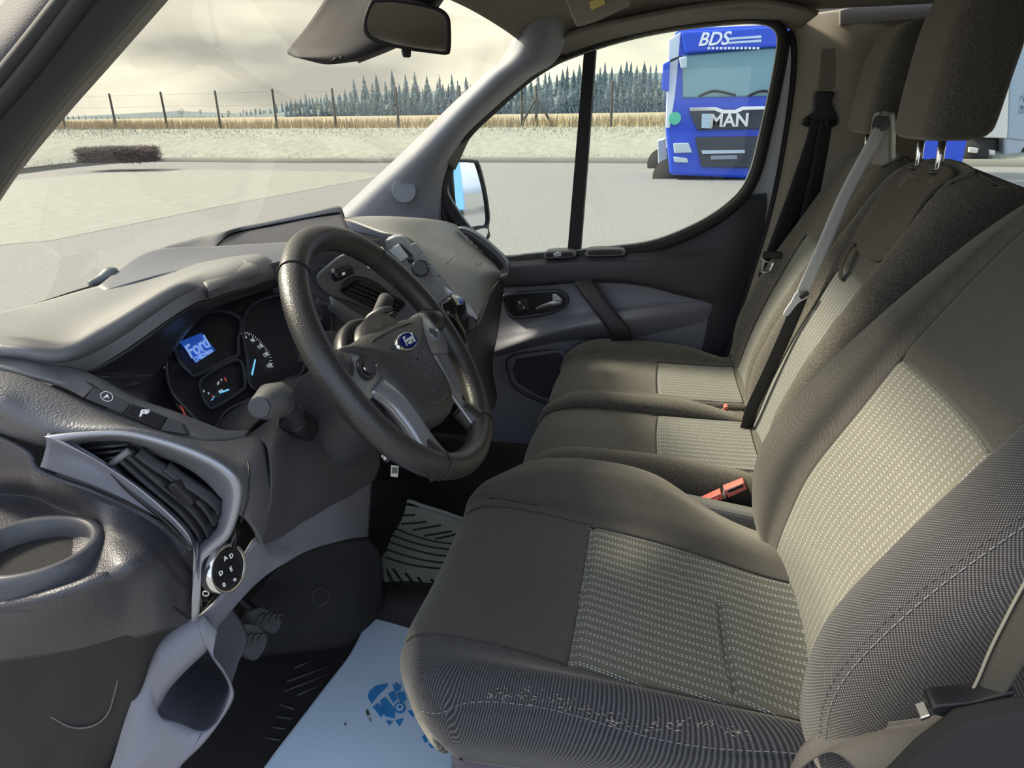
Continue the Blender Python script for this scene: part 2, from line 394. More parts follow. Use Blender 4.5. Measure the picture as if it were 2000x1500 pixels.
# ------------------------------------------------------------------ fence
wood = plain('weathered_post', (.06, .055, .045), .9)
posts = [(129, 188, 252, -12), (228, 187, 252, -13), (328, 184, 252, -13), (432, 182, 254, -11), (542, 179, 253, -10), (658, 178, 254, -8), (779, 176, 252, -5), (900, 173, 251, -4), (1020, 170, 250, 0), (1193, 165, 248, 1), (1310, 160, 247, 3)]
pos = []
for i, (px, yt, yb, lx) in enumerate(posts):
    d = fencepos(px); a = P(px, yb + 2, d=d); zt_ = 2.0 * (yb - yt) / 72 * d / 37
    b = V((a.x, a.y, a.z + zt_))
    tilt = V((0, random.uniform(-.03, .03), 0))
    o = tube('fence_post', [a + V((0, 0, -.3)), a.lerp(b, .5) + tilt * .5, b + tilt], [.075, .065, .06], wood, n=8)
    setp(o, 'dark wooden fence post at the field edge, %s from the left in its row' % ['first', 'second', 'third', 'fourth', 'fifth', 'sixth', 'seventh', 'eighth', 'ninth', 'tenth', 'eleventh'][i], 'fence post', 'fence posts along the field')
    pos.append((a, b))
    if px == 1020:
        for sgn, nm in ((-1, 'left'), (1, 'right')):
            st = P(1048 + sgn * 34, 250, d=d); tp = P(1048, 190, d=d)
            o = tube('fence_brace', [st, tp], .06, wood, n=8); setp(o, 'slanting %s brace of the braced fence post seen through the door quarter window' % nm, 'fence brace')
        o = tube('fence_post', [P(1048, 250, d=d), P(1046, 168, d=d)], .07, wood, n=8); setp(o, 'upright fence post propped by two slanting braces', 'fence post')
wr = plain('fence_wire', (.10, .10, .09), .6, metal=.6)
for f, nm in ((.35, 'lowest'), (.62, 'middle'), (.93, 'top')):
    q = [a.lerp(b, f) for a, b in pos]
    o = tube('fence_wire', q, .006, wr, n=4, k=60, cap=False); setp(o, '%s wire strand strung along the wooden fence posts' % nm, 'fence wire')
# ------------------------------------------------------------------ trees
tm = []
for i, c in enumerate([(.20, .26, .27), (.17, .225, .23), (.235, .285, .28)]): tm.append(plain('spruce_%d' % i, c, .95))  # blue-grey air haze is mixed into the spruce colours
def spruce(h, seed, m):
    rnd = random.Random(seed); vs = []; fs = []
    n = 26
    for k in range(n):
        f = k / n; z = h * (.08 + .92 * f); r = h * .33 * (1 - f) ** 1.15 * rnd.uniform(.6, 1.3) + .012 * h
        m_ = 9
        c = len(vs); vs.append(V((0, 0, z + h * .07)))
        for j in range(m_ * 2):
            a = math.pi * j / m_ + k; rr = r * (1 if j % 2 == 0 else .45) * rnd.uniform(.75, 1.2); vs.append(V((math.cos(a) * rr, math.sin(a) * rr, z - r * .45 * (1 if j % 2 == 0 else 0))))
        for j in range(m_ * 2): fs.append((c, c + 1 + j, c + 1 + (j + 1) % (m_ * 2)))
    me = bpy.data.meshes.new('spruce'); me.from_pydata([tuple(v) for v in vs], [], fs); me.materials.append(m); return me
def leafy(h, seed, m):
    rnd = random.Random(seed); vs = []; fs = []
    def twig(p, d, L, r, lv):
        q = p + d * L; s = d.orthogonal().normalized() * r; t = d.cross(s).normalized() * r; k = len(vs)
        vs.extend([p + s, p - s * .5 + t, p - s * .5 - t, q]); fs.extend([(k, k + 1, k + 3), (k + 1, k + 2, k + 3), (k + 2, k, k + 3)])
        if lv:
            for i in range(5 if lv > 1 else 6):
                nd_ = (d + V((rnd.uniform(-1, 1), rnd.uniform(-1, 1), rnd.uniform(-.3, .8))) * .75).normalized(); twig(p + d * L * rnd.uniform(.35, 1), nd_, L * rnd.uniform(.4, .65), r * .6, lv - 1)
    twig(V((0, 0, 0)), V((0, 0, 1)), h * .42, h * .018, 4)
    me = bpy.data.meshes.new('bare_tree'); me.from_pydata([tuple(v) for v in vs], [], fs); me.materials.append(m); return me
sm = [spruce(1, i, tm[i % 3]) for i in range(5)]
bare = plain('bare_branches', (.24, .235, .20), .95); lm = [leafy(1, i + 20, bare) for i in range(3)]
# skyline heights over the photo: (px, top y, distance)
sky = [(60, 232), (150, 222), (190, 224), (270, 228), (350, 226), (430, 222), (480, 215), (540, 205), (600, 190), (660, 184), (700, 172), (760, 166), (830, 163), (920, 166), (1000, 160), (1060, 150), (1110, 136), (1150, 130), (1250, 128), (1330, 128), (1500, 130), (1900, 135)]
def skyy(px):
    for (a, b), (c, d) in zip(sky, sky[1:]):
        if a <= px <= c: return b + (d - b) * (px - a) / (c - a)
    return 228
def tree(px, ytop, d, kind, label, group, ybase=None):
    yb = ybase or far_y(px) + 2; a = P(px, yb, d=d); b = P(px, ytop, d=d); h = b.z - a.z
    me = random.choice(sm if kind == 's' else lm)
    o = bpy.data.objects.new('spruce_tree' if kind == 's' else 'bare_tree', me); scn.collection.objects.link(o)
    o.location = a; wd = (.9 if kind == 's' else 1.0) * random.uniform(.8, 1.15); o.scale = (h * wd, h * wd, h); o.rotation_euler.z = random.uniform(0, 6.28)
    setp(o, label, 'tree', group); return o
i = 0
for layer, (d, drop) in enumerate(((245, 0), (225, 14), (205, 30))):
    px = 560
    while px < 1330:
        yt = skyy(px) + drop * (far_y(px) - skyy(px)) / 70 + random.uniform(-7, 6)
        tree(px, yt, d, 's', ['distant blue-green spruce whose tip stands on the wooded skyline', 'distant spruce in the middle of the forest edge below the skyline', 'distant spruce at the front of the forest edge behind the straw field'][layer], ['spruces on the skyline', 'spruces in the middle of the wood', 'spruces at the foot of the wood'][layer])
        px += random.uniform(8, 17)
for px, yt in ((697, 155), (717, 150), (741, 147), (772, 140), (797, 148), (815, 143), (838, 150), (862, 149), (886, 148), (913, 151)):
    tree(px, yt, 232, 's', 'taller thin spruce standing clear above the others on the windscreen skyline', 'tall spruces against the sky')
px = 95
while px < 700:
    h = random.uniform(.75, 1.15); yt = far_y(px) - (far_y(px) - skyy(px)) * h
    k = 's' if random.random() < .72 else 'l'
    tree(px, yt, 240, k, 'small far tree on the low horizon beyond the field' if k == 'l' else 'small far dark conifer on the low horizon beyond the field', 'bare far trees' if k == 'l' else 'small far conifers'); px += random.uniform(8, 13)
for px, yt in ((450, 208), (478, 206), (500, 204), (356, 203), (394, 205), (620, 183), (575, 188), (650, 182)):
    tree(px, yt, 200, 'l', 'bare leafless tree standing a little before the far horizon trees', 'bare trees before the horizon')
# wooded hill behind
hill = gmat('forest_floor', (.15, .19, .19), (.19, .235, .23), .12)  # haze of the distance in the colour, matching the spruces
hr = [P(a, skyy(a) + (18 if a > 680 else 5), d=262) for a in range(60, 2300, 40)]; hb = [P(a, far_y(a) + 3, d=225) for a in range(60, 2300, 40)]
o = loft('floor_hill', [hb, hr, [p + V((60, 0, 2)) for p in hr]], hill, None, nu=110); setp(o, kind='structure')
# ------------------------------------------------------------------ hedge on the bank
def twigs(name, c, s, n, m, L=.22):
    vs = []; fs = []; rnd = random.Random(3)
    for i in range(n):
        p = c + V((rnd.uniform(-.5, .5) * s.x, rnd.uniform(-.5, .5) * s.y, rnd.uniform(0, 1) * s.z))
        d = V((rnd.uniform(-1, 1), rnd.uniform(-1, 1), rnd.uniform(-.3, 1))).normalized() * L; w_ = d.orthogonal().normalized() * .018; k = len(vs); vs += [p - w_, p + w_, p + d]; fs.append((k, k + 1, k + 2))
    return mesh(name, vs, fs, m, None, smooth=False)
hg = plain('hedge_twigs', (.13, .10, .085), .95)
hc = P(234, 316, d=28); 
s_ = (P(305, 316, d=28) - P(163, 316, d=28)).length
o = twigs('clipped_hedge', hc, V((1.3, s_, .52)), 16000, hg); setp(o, 'low clipped brownish hedge at the edge of the yard seen through the windscreen', 'hedge')
# ------------------------------------------------------------------ vehicles outside
blue_p = plain('truck_blue', (.01, .07, .62), .3, coat=.4); tglass = plain('truck_glass', (.16, .33, .36), .1, spec=.8); tgrey = plain('truck_grey_plastic', (.035, .045, .06), .5)
lamp = plain('headlamp_lens', (.55, .65, .68), .15); wht = plain('white_lettering', (.9, .93, .97), .4); tyre = plain('tyre', (.02, .02, .02), .9)
DT = 19.0
t0 = P(1405, 352, z=0); TRX = t0.x
def tp(px, py, off=0): return P(px, py, x=TRX + off)
truck = thing('semi_truck', 'bright blue semi truck cab facing the van, behind the passenger door glass', 'truck', (TRX, t0.y, 0))
def tslab(name, px, off, th, m, parent, bevel=.03, n=0):
    pts = [tp(a, b, off) for a, b in px]
    if n: pts = arc(pts, n, True)
    return prism(name, pts, V((th, 0, 0)), m, parent, bevel)
cab = tslab('cab_body', [(1318, 62), (1345, 54), (1700, 40), (1740, 60), (1750, 345), (1700, 352), (1470, 350), (1308, 342), (1300, 250), (1302, 180), (1312, 130)], .1, 2.2, blue_p, truck, .08)
tslab('cab_side_highlight', [(1306, 78), (1330, 62), (1322, 150), (1318, 190), (1308, 250), (1300, 250)], .05, .06, plain('truck_side_white', (.7, .78, .85), .3), truck, .02)  # pale strip painting the light on the side of the blue cab
ws = tslab('windscreen', [(1332, 108), (1500, 93), (1740, 85), (1745, 180), (1500, 188), (1333, 191)], .03, .08, tglass, truck, .04)
for a in (1365, 1460): 
    tube('wiper', [tp(a, 188, 0), tp(a + 30, 178, -.02), tp(a + 72, 186, -.02)], .03, black, truck, n=6)
tslab('sun_visor', [(1330, 62), (1505, 52), (1740, 45), (1745, 84), (1500, 92), (1338, 104)], -.12, .2, blue_p, truck, .05)
tslab('upper_grille', [(1346, 217), (1350, 214), (1480, 212), (1620, 210), (1618, 250), (1478, 252), (1362, 254)], .0, .12, tgrey, truck, .02)
tslab('chrome_bar', [(1346, 210), (1398, 209), (1412, 214), (1436, 214), (1450, 208), (1620, 204), (1620, 211), (1452, 215), (1438, 222), (1410, 222), (1396, 216), (1348, 217)], -.06, .1, chrome, truck, .01)
tslab('lower_grille', [(1358, 268), (1480, 266), (1620, 264), (1615, 326), (1470, 328), (1370, 326)], .0, .12, tgrey, truck, .02)
tslab('grille_bar', [(1370, 294), (1455, 293), (1455, 299), (1372, 301)], -.05, .05, plain('bar_silver', (.5, .6, .7), .3), truck, .008)
tslab('plate', [(1388, 304), (1440, 303), (1440, 311), (1388, 312)], -.05, .05, plain('plate_dim', (.25, .28, .35), .5), truck, .008)
tslab('headlamp', [(1315, 280), (1345, 279), (1352, 298), (1317, 299)], .0, .12, lamp, truck, .02)
tslab('fog_lamp', [(1315, 306), (1342, 309), (1345, 318), (1318, 317)], .0, .12, lamp, truck, .02)
tslab('grille_panel_light', [(1371, 222), (1390, 222), (1390, 251), (1370, 250)], -.03, .05, plain('panel_light', (.45, .6, .7), .4), truck, .005)
tube('wheel', [tp(1310, 345, .5), tp(1310, 345, .9)], .5, tyre, truck, n=24)
tube('wheel', [tp(1294, 320, 4.5), tp(1294, 320, 4.9)], .5, tyre, truck, n=24)
tslab('chassis_fairing', [(1284, 275), (1300, 270), (1304, 330), (1286, 330)], 3.0, 1.0, plain('fairing', (.5, .55, .6), .4), truck, .03)
mk = tslab('mirror_housing', [(1295, 125), (1309, 118), (1306, 180), (1292, 176)], -.25, .25, blue_p, truck, .03)
tslab('mirror_arm', [(1309, 116), (1330, 108), (1330, 112), (1309, 122)], -.2, .1, tgrey, truck, .01)
tslab('side_mirror', [(1326, 112), (1342, 110), (1342, 132), (1330, 134)], -.25, .2, lamp, truck, .03)
for s, a, b, sz in (('MAN', 1424, 236, .42), ):
    text('maker_letters', s, tp(a, b, -.03), V((0, -1, 0)), V((0, 0, 1)), sz * 1.05, chrome, truck, ext=.03, bold=.012).scale = (1, 1, 1)
text('visor_lettering', 'BDS', tp(1393, 77, -.14), V((0, -1, 0)), V((0, 0, 1)), .42, wht, truck, ext=.01, shear=.3, bold=.008)
for (a0, a1, y0) in ((1420, 1487, 74), (1418, 1487, 82)):
    tslab('visor_stripe', [(a0, y0), (a1, y0 - 5), (a1, y0), (a0, y0 + 4)], -.14, .02, plain('stripe_pale', (.6, .72, .85), .4), truck, 0)
for k in range(13): tslab('visor_small_mark', [(1382 + k * 8, 92), (1387 + k * 8, 91.6), (1387 + k * 8, 96), (1382 + k * 8, 96.4)], -.14, .02, wht, truck, 0)
prism('sticker', disc(tp(1318, 231, .02), V((-1, 0, 0)), V((0, 0, 1)), .16), V((.03, 0, 0)), plain('green_sticker', (.1, .55, .35), .5), truck, 0)
# white box lorry through the rear side window
def lorry():
    x0 = 24.0
    q = lambda a, b, o=0: P(a, b, x=x0 + o)
    L = thing('box_lorry', 'white box lorry with grey cab seen through the sliding door window', 'lorry', q(1960, 320))
    def sl(nm, px, off, th, m, bv=.03): return prism(nm, [q(a, b, off) for a, b in px], V((th, 0, 0)), m, L, bv)
    wb = plain('lorry_box_white', (.75, .72, .64), .5); cabm = plain('lorry_cab_grey', (.45, .5, .56), .4)
    sl('cargo_box', [(1905, 95), (1975, 78), (1968, 270), (1895, 268)], 0, 2.4, wb)
    sl('box_front', [(1975, 78), (2010, 92), (2002, 275), (1968, 270)], .1, 2.3, plain('lorry_front', (.38, .46, .52), .5))
    sl('cab', [(1975, 190), (1985, 150), (2000, 110), (2120, 100), (2180, 230), (2180, 310), (1962, 310), (1960, 262)], .15, 2.1, cabm, .08)
    sl('cab_window', [(1988, 192), (2010, 160), (2060, 150), (2060, 220), (1984, 226)], .1, .08, gloss)
    sl('side_skirt', [(1893, 287), (1945, 294), (1944, 304), (1892, 298)], 0, .1, wb)
    sl('chassis', [(1890, 268), (1965, 270), (1962, 306), (1890, 300)], .5, 1.2, black)
    for a in (1896, 2005): tube('wheel', [q(a, 304 + (a > 2000) * 14, .05), q(a, 304 + (a > 2000) * 14, .45)], .46, tyre, L, n=28)
lorry()
blu = thing('semi_truck', 'blue truck partly hidden behind the middle headrest, left of the white lorry', 'truck', P(1850, 320, x=17))
prism('cab_body', [P(a, b, x=17) for a, b in ((1700, 60), (1880, 70), (1893, 262), (1880, 322), (1700, 328))], V((2, 0, 0)), blue_p, blu, .05)
prism('mirror_housing', [P(a, b, x=15.5) for a, b in ((1918, 82), (1945, 86), (1940, 135), (1915, 152))], V((.3, 0, 0)), blue_p, blu, .03)
prism('mirror_glass', [P(a, b, x=15.45) for a, b in ((1912, 84), (1922, 84), (1920, 148), (1910, 146))], V((.2, 0, 0)), lamp, blu, .01)
tube('mirror_arm', [P(1885, 88, x=16.9), P(1920, 92, x=15.7)], .03, tgrey, blu, n=6)
# ------------------------------------------------------------------ van shell
XD = 1.78
# glass opening outline of the passenger door (px)
GO = [(876, 372), (880, 335), (893, 298), (920, 258), (960, 213), (1010, 170), (1070, 135), (1150, 103), (1240, 77), (1330, 60), (1420, 50), (1475, 48), (1505, 55), (1516, 72), (1514, 105), (1500, 180), (1482, 260), (1466, 325), (1447, 365), (1415, 398), (1370, 428), (1310, 456), (1260, 471), (1200, 479), (1120, 487), (1040, 493), (985, 498), (955, 478), (925, 448), (897, 410)]
def DX(l, x=XD): return [P(a, b, x=x) for a, b in l]
def ringmesh(name, loops, m, parent=None, n=120, smooth=True, start=None):
    """closed loops bridged in order, loops given as equal-count landmark lists"""
    L = [curve(l, n, True) if smooth else poly(l, n, True) for l in loops]
    vs = [p for l in L for p in l]; f = []
    for j in range(len(L) - 1):
        for i in range(n): f.append((j * n + i, j * n + (i + 1) % n, (j + 1) * n + (i + 1) % n, (j + 1) * n + i))
    return mesh(name, vs, f, m, parent)
def offset(l, k, cx=None, cy=None):
    """grow a pixel outline outwards by k"""
    n = len(l); A = sum(l[i][0] * l[(i + 1) % n][1] - l[(i + 1) % n][0] * l[i][1] for i in range(n)); sg = 1 if A > 0 else -1; r = []
    for i in range(n):
        ax, ay = l[i - 1]; bx, by = l[(i + 1) % n]; tx, ty = bx - ax, by - ay; q = math.hypot(tx, ty) or 1
        r.append((l[i][0] + sg * ty / q * k, l[i][1] - sg * tx / q * k))
    return r
door = thing('passenger_door', 'closed passenger door with large window, grey armrest panel and black grab strap', 'car door', (XD, .2, 1.0))
# window seal
ringmesh('window_seal', [DX(offset(GO, 26), XD - .02), DX(offset(GO, 22), XD - .04), DX(offset(GO, 8), XD - .035), DX(offset(GO, 4), XD - .015), DX(GO, XD), DX(GO, XD + .05)], rubber, door)
ringmesh('glass_edge_trim', [DX(offset(GO, 4), XD - .018), DX(offset(GO, 2.5), XD - .020), DX(offset(GO, 0), XD - .012), DX(GO, XD + .01)], plain('seal_highlight', (.35, .36, .32), .3), door)  # paler ring paints a highlight along the rubber seal
gl = glass('side_glass', (.93, .96, .94), .05)
slab('window_glass', GO, XD + .02, .004, gl, door, 0, n=90)
slab('quarter_divider', [(1140, 104), (1163, 96), (1148, 300), (1133, 490), (1108, 492), (1124, 300)], XD - .015, .05, rubber, door, .002)
# painted inner frame of the door (seen behind the seal on the right)
slab('door_frame', [(1533, 62), (1553, 90), (1549, 160), (1535, 270), (1516, 380), (1508, 430), (1480, 520), (1450, 610), (1415, 720), (1380, 720), (1420, 600), (1450, 500), (1440, 400), (1480, 330), (1500, 250), (1518, 160), (1526, 100)], XD + .03, .02, white_p, door, .003)
# door trim: upper dark panel with sill
sill_z = []
def dl(name, rows, m, parent=door, **k): return loft(name, [[P(a, b, x=c) for a, b, c in r] for r in rows], m, parent, **k)
dl('upper_panel', [
    [(930, 503, 1.80), (985, 499, 1.80), (1060, 493, 1.80), (1130, 488, 1.80), (1200, 481, 1.80), (1262, 473, 1.80), (1312, 459, 1.80), (1372, 432, 1.80), (1420, 402, 1.80), (1445, 383, 1.80), (1497, 377, 1.80)],
    [(930, 508, 1.765), (985, 504, 1.765), (1060, 498, 1.765), (1130, 493, 1.765), (1200, 487, 1.765), (1262, 480, 1.765), (1315, 468, 1.765), (1378, 442, 1.765), (1428, 410, 1.765), (1450, 389, 1.77), (1498, 383, 1.78)],
    [(930, 520, 1.725), (985, 518, 1.725), (1060, 512, 1.725), (1130, 508, 1.725), (1200, 505, 1.725), (1262, 503, 1.725), (1330, 497, 1.735), (1390, 480, 1.745), (1440, 450, 1.755), (1470, 430, 1.765), (1497, 415, 1.775)],
    [(930, 527, 1.712), (985, 526, 1.712), (1060, 521, 1.712), (1130, 517, 1.712), (1200, 516, 1.712), (1262, 516, 1.712), (1330, 513, 1.72), (1390, 510, 1.735), (1440, 508, 1.75), (1465, 505, 1.765), (1484, 500, 1.775)],
    [(930, 556, 1.712), (985, 556, 1.712), (1060, 552, 1.712), (1130, 546, 1.712), (1200, 545, 1.712), (1262, 550, 1.715), (1320, 560, 1.722), (1380, 570, 1.735), (1420, 572, 1.75), (1445, 572, 1.765), (1463, 570, 1.775)],
    [(930, 562, 1.73), (985, 562, 1.73), (1060, 558, 1.735), (1130, 553, 1.735), (1200, 553, 1.735), (1262, 560, 1.735), (1320, 575, 1.74), (1380, 590, 1.745), (1410, 600, 1.755), (1430, 610, 1.765), (1448, 615, 1.775)]], dash_k, nu=90, nv=46)
# lower rear part of the panel
dl('rear_panel', [
    [(1385, 585, 1.752), (1415, 590, 1.76), (1440, 596, 1.772), (1456, 598, 1.78)],
    [(1380, 640, 1.752), (1400, 650, 1.76), (1420, 655, 1.77), (1436, 655, 1.78)],
    [(1366, 700, 1.755), (1380, 705, 1.76), (1395, 710, 1.77), (1405, 715, 1.78)],
    [(1350, 750, 1.755), (1362, 755, 1.76), (1375, 760, 1.77), (1385, 765, 1.78)]], dash_k, nu=20)
# grey insert with the sculpted armrest
dl('armrest_panel', [
    [(935, 566, 1.75), (985, 560, 1.745), (1060, 556, 1.745), (1130, 552, 1.745), (1200, 552, 1.745), (1262, 558, 1.745), (1330, 575, 1.75), (1395, 584, 1.755)],
    [(935, 600, 1.75), (985, 592, 1.745), (1060, 588, 1.745), (1130, 582, 1.745), (1200, 580, 1.745), (1262, 583, 1.745), (1330, 590, 1.75), (1395, 590, 1.755)],
    [(940, 640, 1.745), (985, 632, 1.74), (1060, 622, 1.735), (1130, 612, 1.73), (1200, 603, 1.725), (1262, 597, 1.725), (1330, 592, 1.735), (1395, 592, 1.755)],
    [(945, 668, 1.74), (990, 658, 1.725), (1060, 642, 1.70), (1130, 626, 1.68), (1200, 612, 1.67), (1262, 603, 1.68), (1330, 597, 1.715), (1393, 596, 1.755)],
    [(950, 692, 1.735), (990, 680, 1.71), (1060, 658, 1.685), (1130, 640, 1.66), (1200, 632, 1.65), (1262, 622, 1.665), (1330, 612, 1.705), (1391, 606, 1.755)],
    [(955, 700, 1.745), (995, 690, 1.74), (1060, 674, 1.735), (1130, 664, 1.73), (1200, 668, 1.73), (1262, 655, 1.73), (1330, 640, 1.74), (1388, 625, 1.757)]], trim_m, nu=80, nv=44)
dl('lower_panel', [
    [(955, 700, 1.745), (995, 690, 1.74), (1060, 674, 1.735), (1130, 664, 1.73), (1200, 668, 1.73), (1262, 655, 1.73), (1330, 640, 1.74), (1388, 625, 1.757)],
    [(955, 760, 1.75), (1000, 760, 1.75), (1060, 760, 1.75), (1130, 750, 1.75), (1200, 740, 1.75), (1262, 730, 1.75), (1330, 720, 1.75), (1370, 700, 1.757)],
    [(930, 900, 1.75), (1000, 900, 1.75), (1060, 890, 1.75), (1130, 870, 1.75), (1200, 850, 1.75), (1262, 830, 1.75), (1330, 810, 1.75), (1360, 780, 1.757)]], trim_m, nu=50)
# door speaker grille
spk = slab('speaker_grille', [(1008, 702), (1092, 688), (1100, 700), (1094, 740), (1072, 778), (1058, 776), (1012, 750), (1000, 725)], 1.735, .02, plain('grille_grey', (.05, .052, .065), .8, grain=2500, gs=.6), door, .004)
ringmesh('speaker_rim', [DX(offset([(1000, 697), (1090, 684), (1105, 692), (1100, 742), (1075, 782), (1058, 782), (1008, 756), (994, 726)], 5), 1.745), DX(offset([(1000, 697), (1090, 684), (1105, 692), (1100, 742), (1075, 782), (1058, 782), (1008, 756), (994, 726)], 3), 1.733), DX([(1000, 697), (1090, 684), (1105, 692), (1100, 742), (1075, 782), (1058, 782), (1008, 756), (994, 726)], 1.737)], dash_k, door)
# grab strap
ribbon_pts = [P(a, b, x=c) for a, b, c in ((1137, 543, 1.73), (1152, 568, 1.69), (1175, 600, 1.655), (1200, 632, 1.635), (1212, 652, 1.64), (1211, 672, 1.68), (1206, 690, 1.72))]
sd_ = [P(1165, 541, x=1.73) - P(1120, 548, x=1.73)] * 7
rb = ribbon('grab_strap', ribbon_pts, .062, sd_, plain('strap_rubber', (.022, .021, .024), .55), door, th=.018)
# release lever in its recess
RL = [(984, 582), (1000, 577), (1060, 572), (1095, 572), (1106, 585), (1100, 597), (1072, 610), (1012, 619), (998, 614), (988, 600)]
hs = slab('handle_recess', RL, 1.728, .03, black, door, .004, n=50)
ringmesh('handle_bezel', [DX(offset(RL, 6), 1.745), DX(offset(RL, 4), 1.724), DX(offset(RL, 0), 1.722), DX(offset(RL, -2), 1.73)], plain('bezel_grey', (.06, .06, .07), .35), door, n=80)
lev = tube('door_lever', T([(1047, 603, 1.722), (1062, 597, 1.712), (1080, 592, 1.708), (1096, 589, 1.715)]), [.004, .006, .0085, .008], silver2, door, n=14)
slab('lever_pivot', [(1078, 575), (1086, 574), (1099, 587), (1094, 594), (1078, 597)], 1.712, .014, silver2, door, .003)
lb = slab('lock_switch', [(1007, 588), (1030, 584), (1034, 604), (1012, 608)], 1.72, .012, dash_k, door, .002)
for b_ in (590, 600): text('lock_symbol', '8', P(1015 + (b_ - 590) * .8, b_ + 1, x=1.7185), V((0, -1, 0)), V((0, 0, 1)), .012, wht, door)
# window switch and ash tray slots on the sill
for nm, cx, w_, h_, m_ in (('window_switch_plate', 1093, 62, 13, silver2), ('sill_pocket', 1182, 78, 15, silver2)):
    ring = [(cx - w_ / 2, 498 - (cx - 1093) * .045), (cx - w_ * .38, 492 - (cx - 1093) * .045), (cx + w_ * .38, 490.5 - (cx - 1093) * .045), (cx + w_ / 2, 496 - (cx - 1093) * .045), (cx + w_ * .4, 503 - (cx - 1093) * .045), (cx - w_ * .42, 504.5 - (cx - 1093) * .045)]
    slab(nm, ring, 1.722, .06, dash_s if 'switch' in nm else dash_s, door, .002, n=40)
    rin = [(a + (cx - a) * .14, b + (498 - (cx - 1093) * .045 - b) * .35) for a, b in ring]
    slab('slot', rin, 1.7195, .05, black, door, .001, n=40)
slab('window_switch', [(1080, 496), (1090, 492), (1097, 494), (1096, 501), (1082, 503)], 1.712, .012, silver2, door, .002)
# tweeter + A pillar trim (far side)
def shell(name, rows, m, **k): return loft(name, [T(r) for r in rows], m, None, **k)
o = shell('trim_pillar_right', [
    [(1010, -60, 1.50), (1016, 82, 1.56), (950, 150, 1.60), (880, 215, 1.63), (800, 293, 1.66), (720, 368, 1.68), (660, 425, 1.70), (600, 480, 1.70)],
    [(1040, -60, 1.48), (1030, 90, 1.53), (968, 155, 1.57), (900, 222, 1.60), (825, 300, 1.62), (750, 372, 1.64), (690, 432, 1.65), (640, 490, 1.66)],
    [(1080, -60, 1.52), (1058, 96, 1.56), (1000, 152, 1.60), (930, 215, 1.63), (868, 290, 1.65), (815, 372, 1.67), (800, 440, 1.68), (790, 500, 1.69)],
    [(1120, -60, 1.60), (1090, 96, 1.66), (1030, 145, 1.69), (960, 205, 1.71), (897, 268, 1.73), (862, 345, 1.74), (858, 430, 1.74), (862, 510, 1.74)]], plain('pillar_light_grey', (.24, .25, .28), .6, grain=1000, gs=.12), nu=70, solid=.012, offs=1)
setp(o, kind='structure')
tw = prism('trim_tweeter', disc(P(789, 372, x=1.625), V((-.9, -.35, .2)), V((0, 0, 1)), .036, 40), V((.008, .003, 0)), plain('tweeter_grey', (.26, .27, .30), .8, grain=2500, gs=.6), None, .001); setp(tw, kind='structure')
# door seal strip beside the pillar + painted metal
o = loft('trim_seal_pillar', [T(r) for r in ([(1100, 104, 1.745), (1030, 143, 1.745), (960, 200, 1.745), (895, 262, 1.745), (856, 340, 1.745), (850, 400, 1.745), (868, 450, 1.745)], [(1100, 110, 1.735), (1034, 150, 1.735), (968, 206, 1.735), (905, 268, 1.735), (866, 345, 1.735), (862, 400, 1.735), (880, 450, 1.735)], [(1100, 120, 1.76), (1040, 158, 1.76), (975, 215, 1.76), (915, 275, 1.76), (878, 350, 1.76), (876, 400, 1.76), (892, 450, 1.76)])], rubber, None, nu=50, solid=.01); setp(o, kind='structure')
for i, (a, c_) in enumerate(((846, plain('seal_white', (.35, .37, .38), .4)), (853, rubber), (860, white_p))):
    o = tube('trim_door_edge', T([(a + 14, 300, 1.75), (a + 1, 345, 1.75), (a - 3, 400, 1.75), (a + 8, 470, 1.75)]), .006, c_, None, n=8); setp(o, kind='structure')
# headliner and roof rail
RL_ = [(930, -40), (1000, 40), (1030, 92), (1090, 96), (1150, 72), (1240, 48), (1330, 30), (1420, 22), (1480, 20), (1525, 28)]
hl = [
    [(885, 330, 1.765), (925, 250, 1.765), (990, 178, 1.765), (1060, 128, 1.765), (1150, 90, 1.765), (1240, 66, 1.765), (1330, 49, 1.765), (1420, 39, 1.765), (1480, 37, 1.765), (1530, 42, 1.765), (1556, 60, 1.765)],
    [(868, 310, 1.72), (905, 235, 1.72), (975, 160, 1.72), (1050, 112, 1.72), (1145, 76, 1.72), (1240, 52, 1.72), (1330, 35, 1.72), (1420, 24, 1.72), (1480, 22, 1.72), (1535, 28, 1.72), (1570, 45, 1.73)],
    [(850, 262, 1.68), (900, 210, 1.67), (960, 140, 1.65), (1040, 92, 1.64), (1140, 52, 1.62), (1240, 30, 1.6), (1330, 12, 1.6), (1420, 0, 1.6), (1480, -4, 1.6), (1540, 5, 1.6), (1600, 20, 1.62)]]
o = loft('ceiling_rail', [T(r) for r in hl], head_m, None, nu=80, nv=24, solid=.01, offs=1); setp(o, kind='structure')
# ceiling sheet
cl = []
for x, z in ((1.66, 1.985), (1.55, 2.02), (1.2, 2.05), (.8, 2.055), (.4, 2.04), (.14, 2.0), (.06, 1.95)):
    yf = .42 - abs(x - .85) * .1
    cl.append([V((x, yf + .03, z - .085)), V((x, yf - .04, z - .05)), V((x, yf - .14, z - .02)), V((x, 0, z)), V((x, -.5, z)), V((x, -1.2, z))])
o = loft('ceiling', cl, head_m, None, nu=40, nv=40, solid=.01); setp(o, kind='structure')
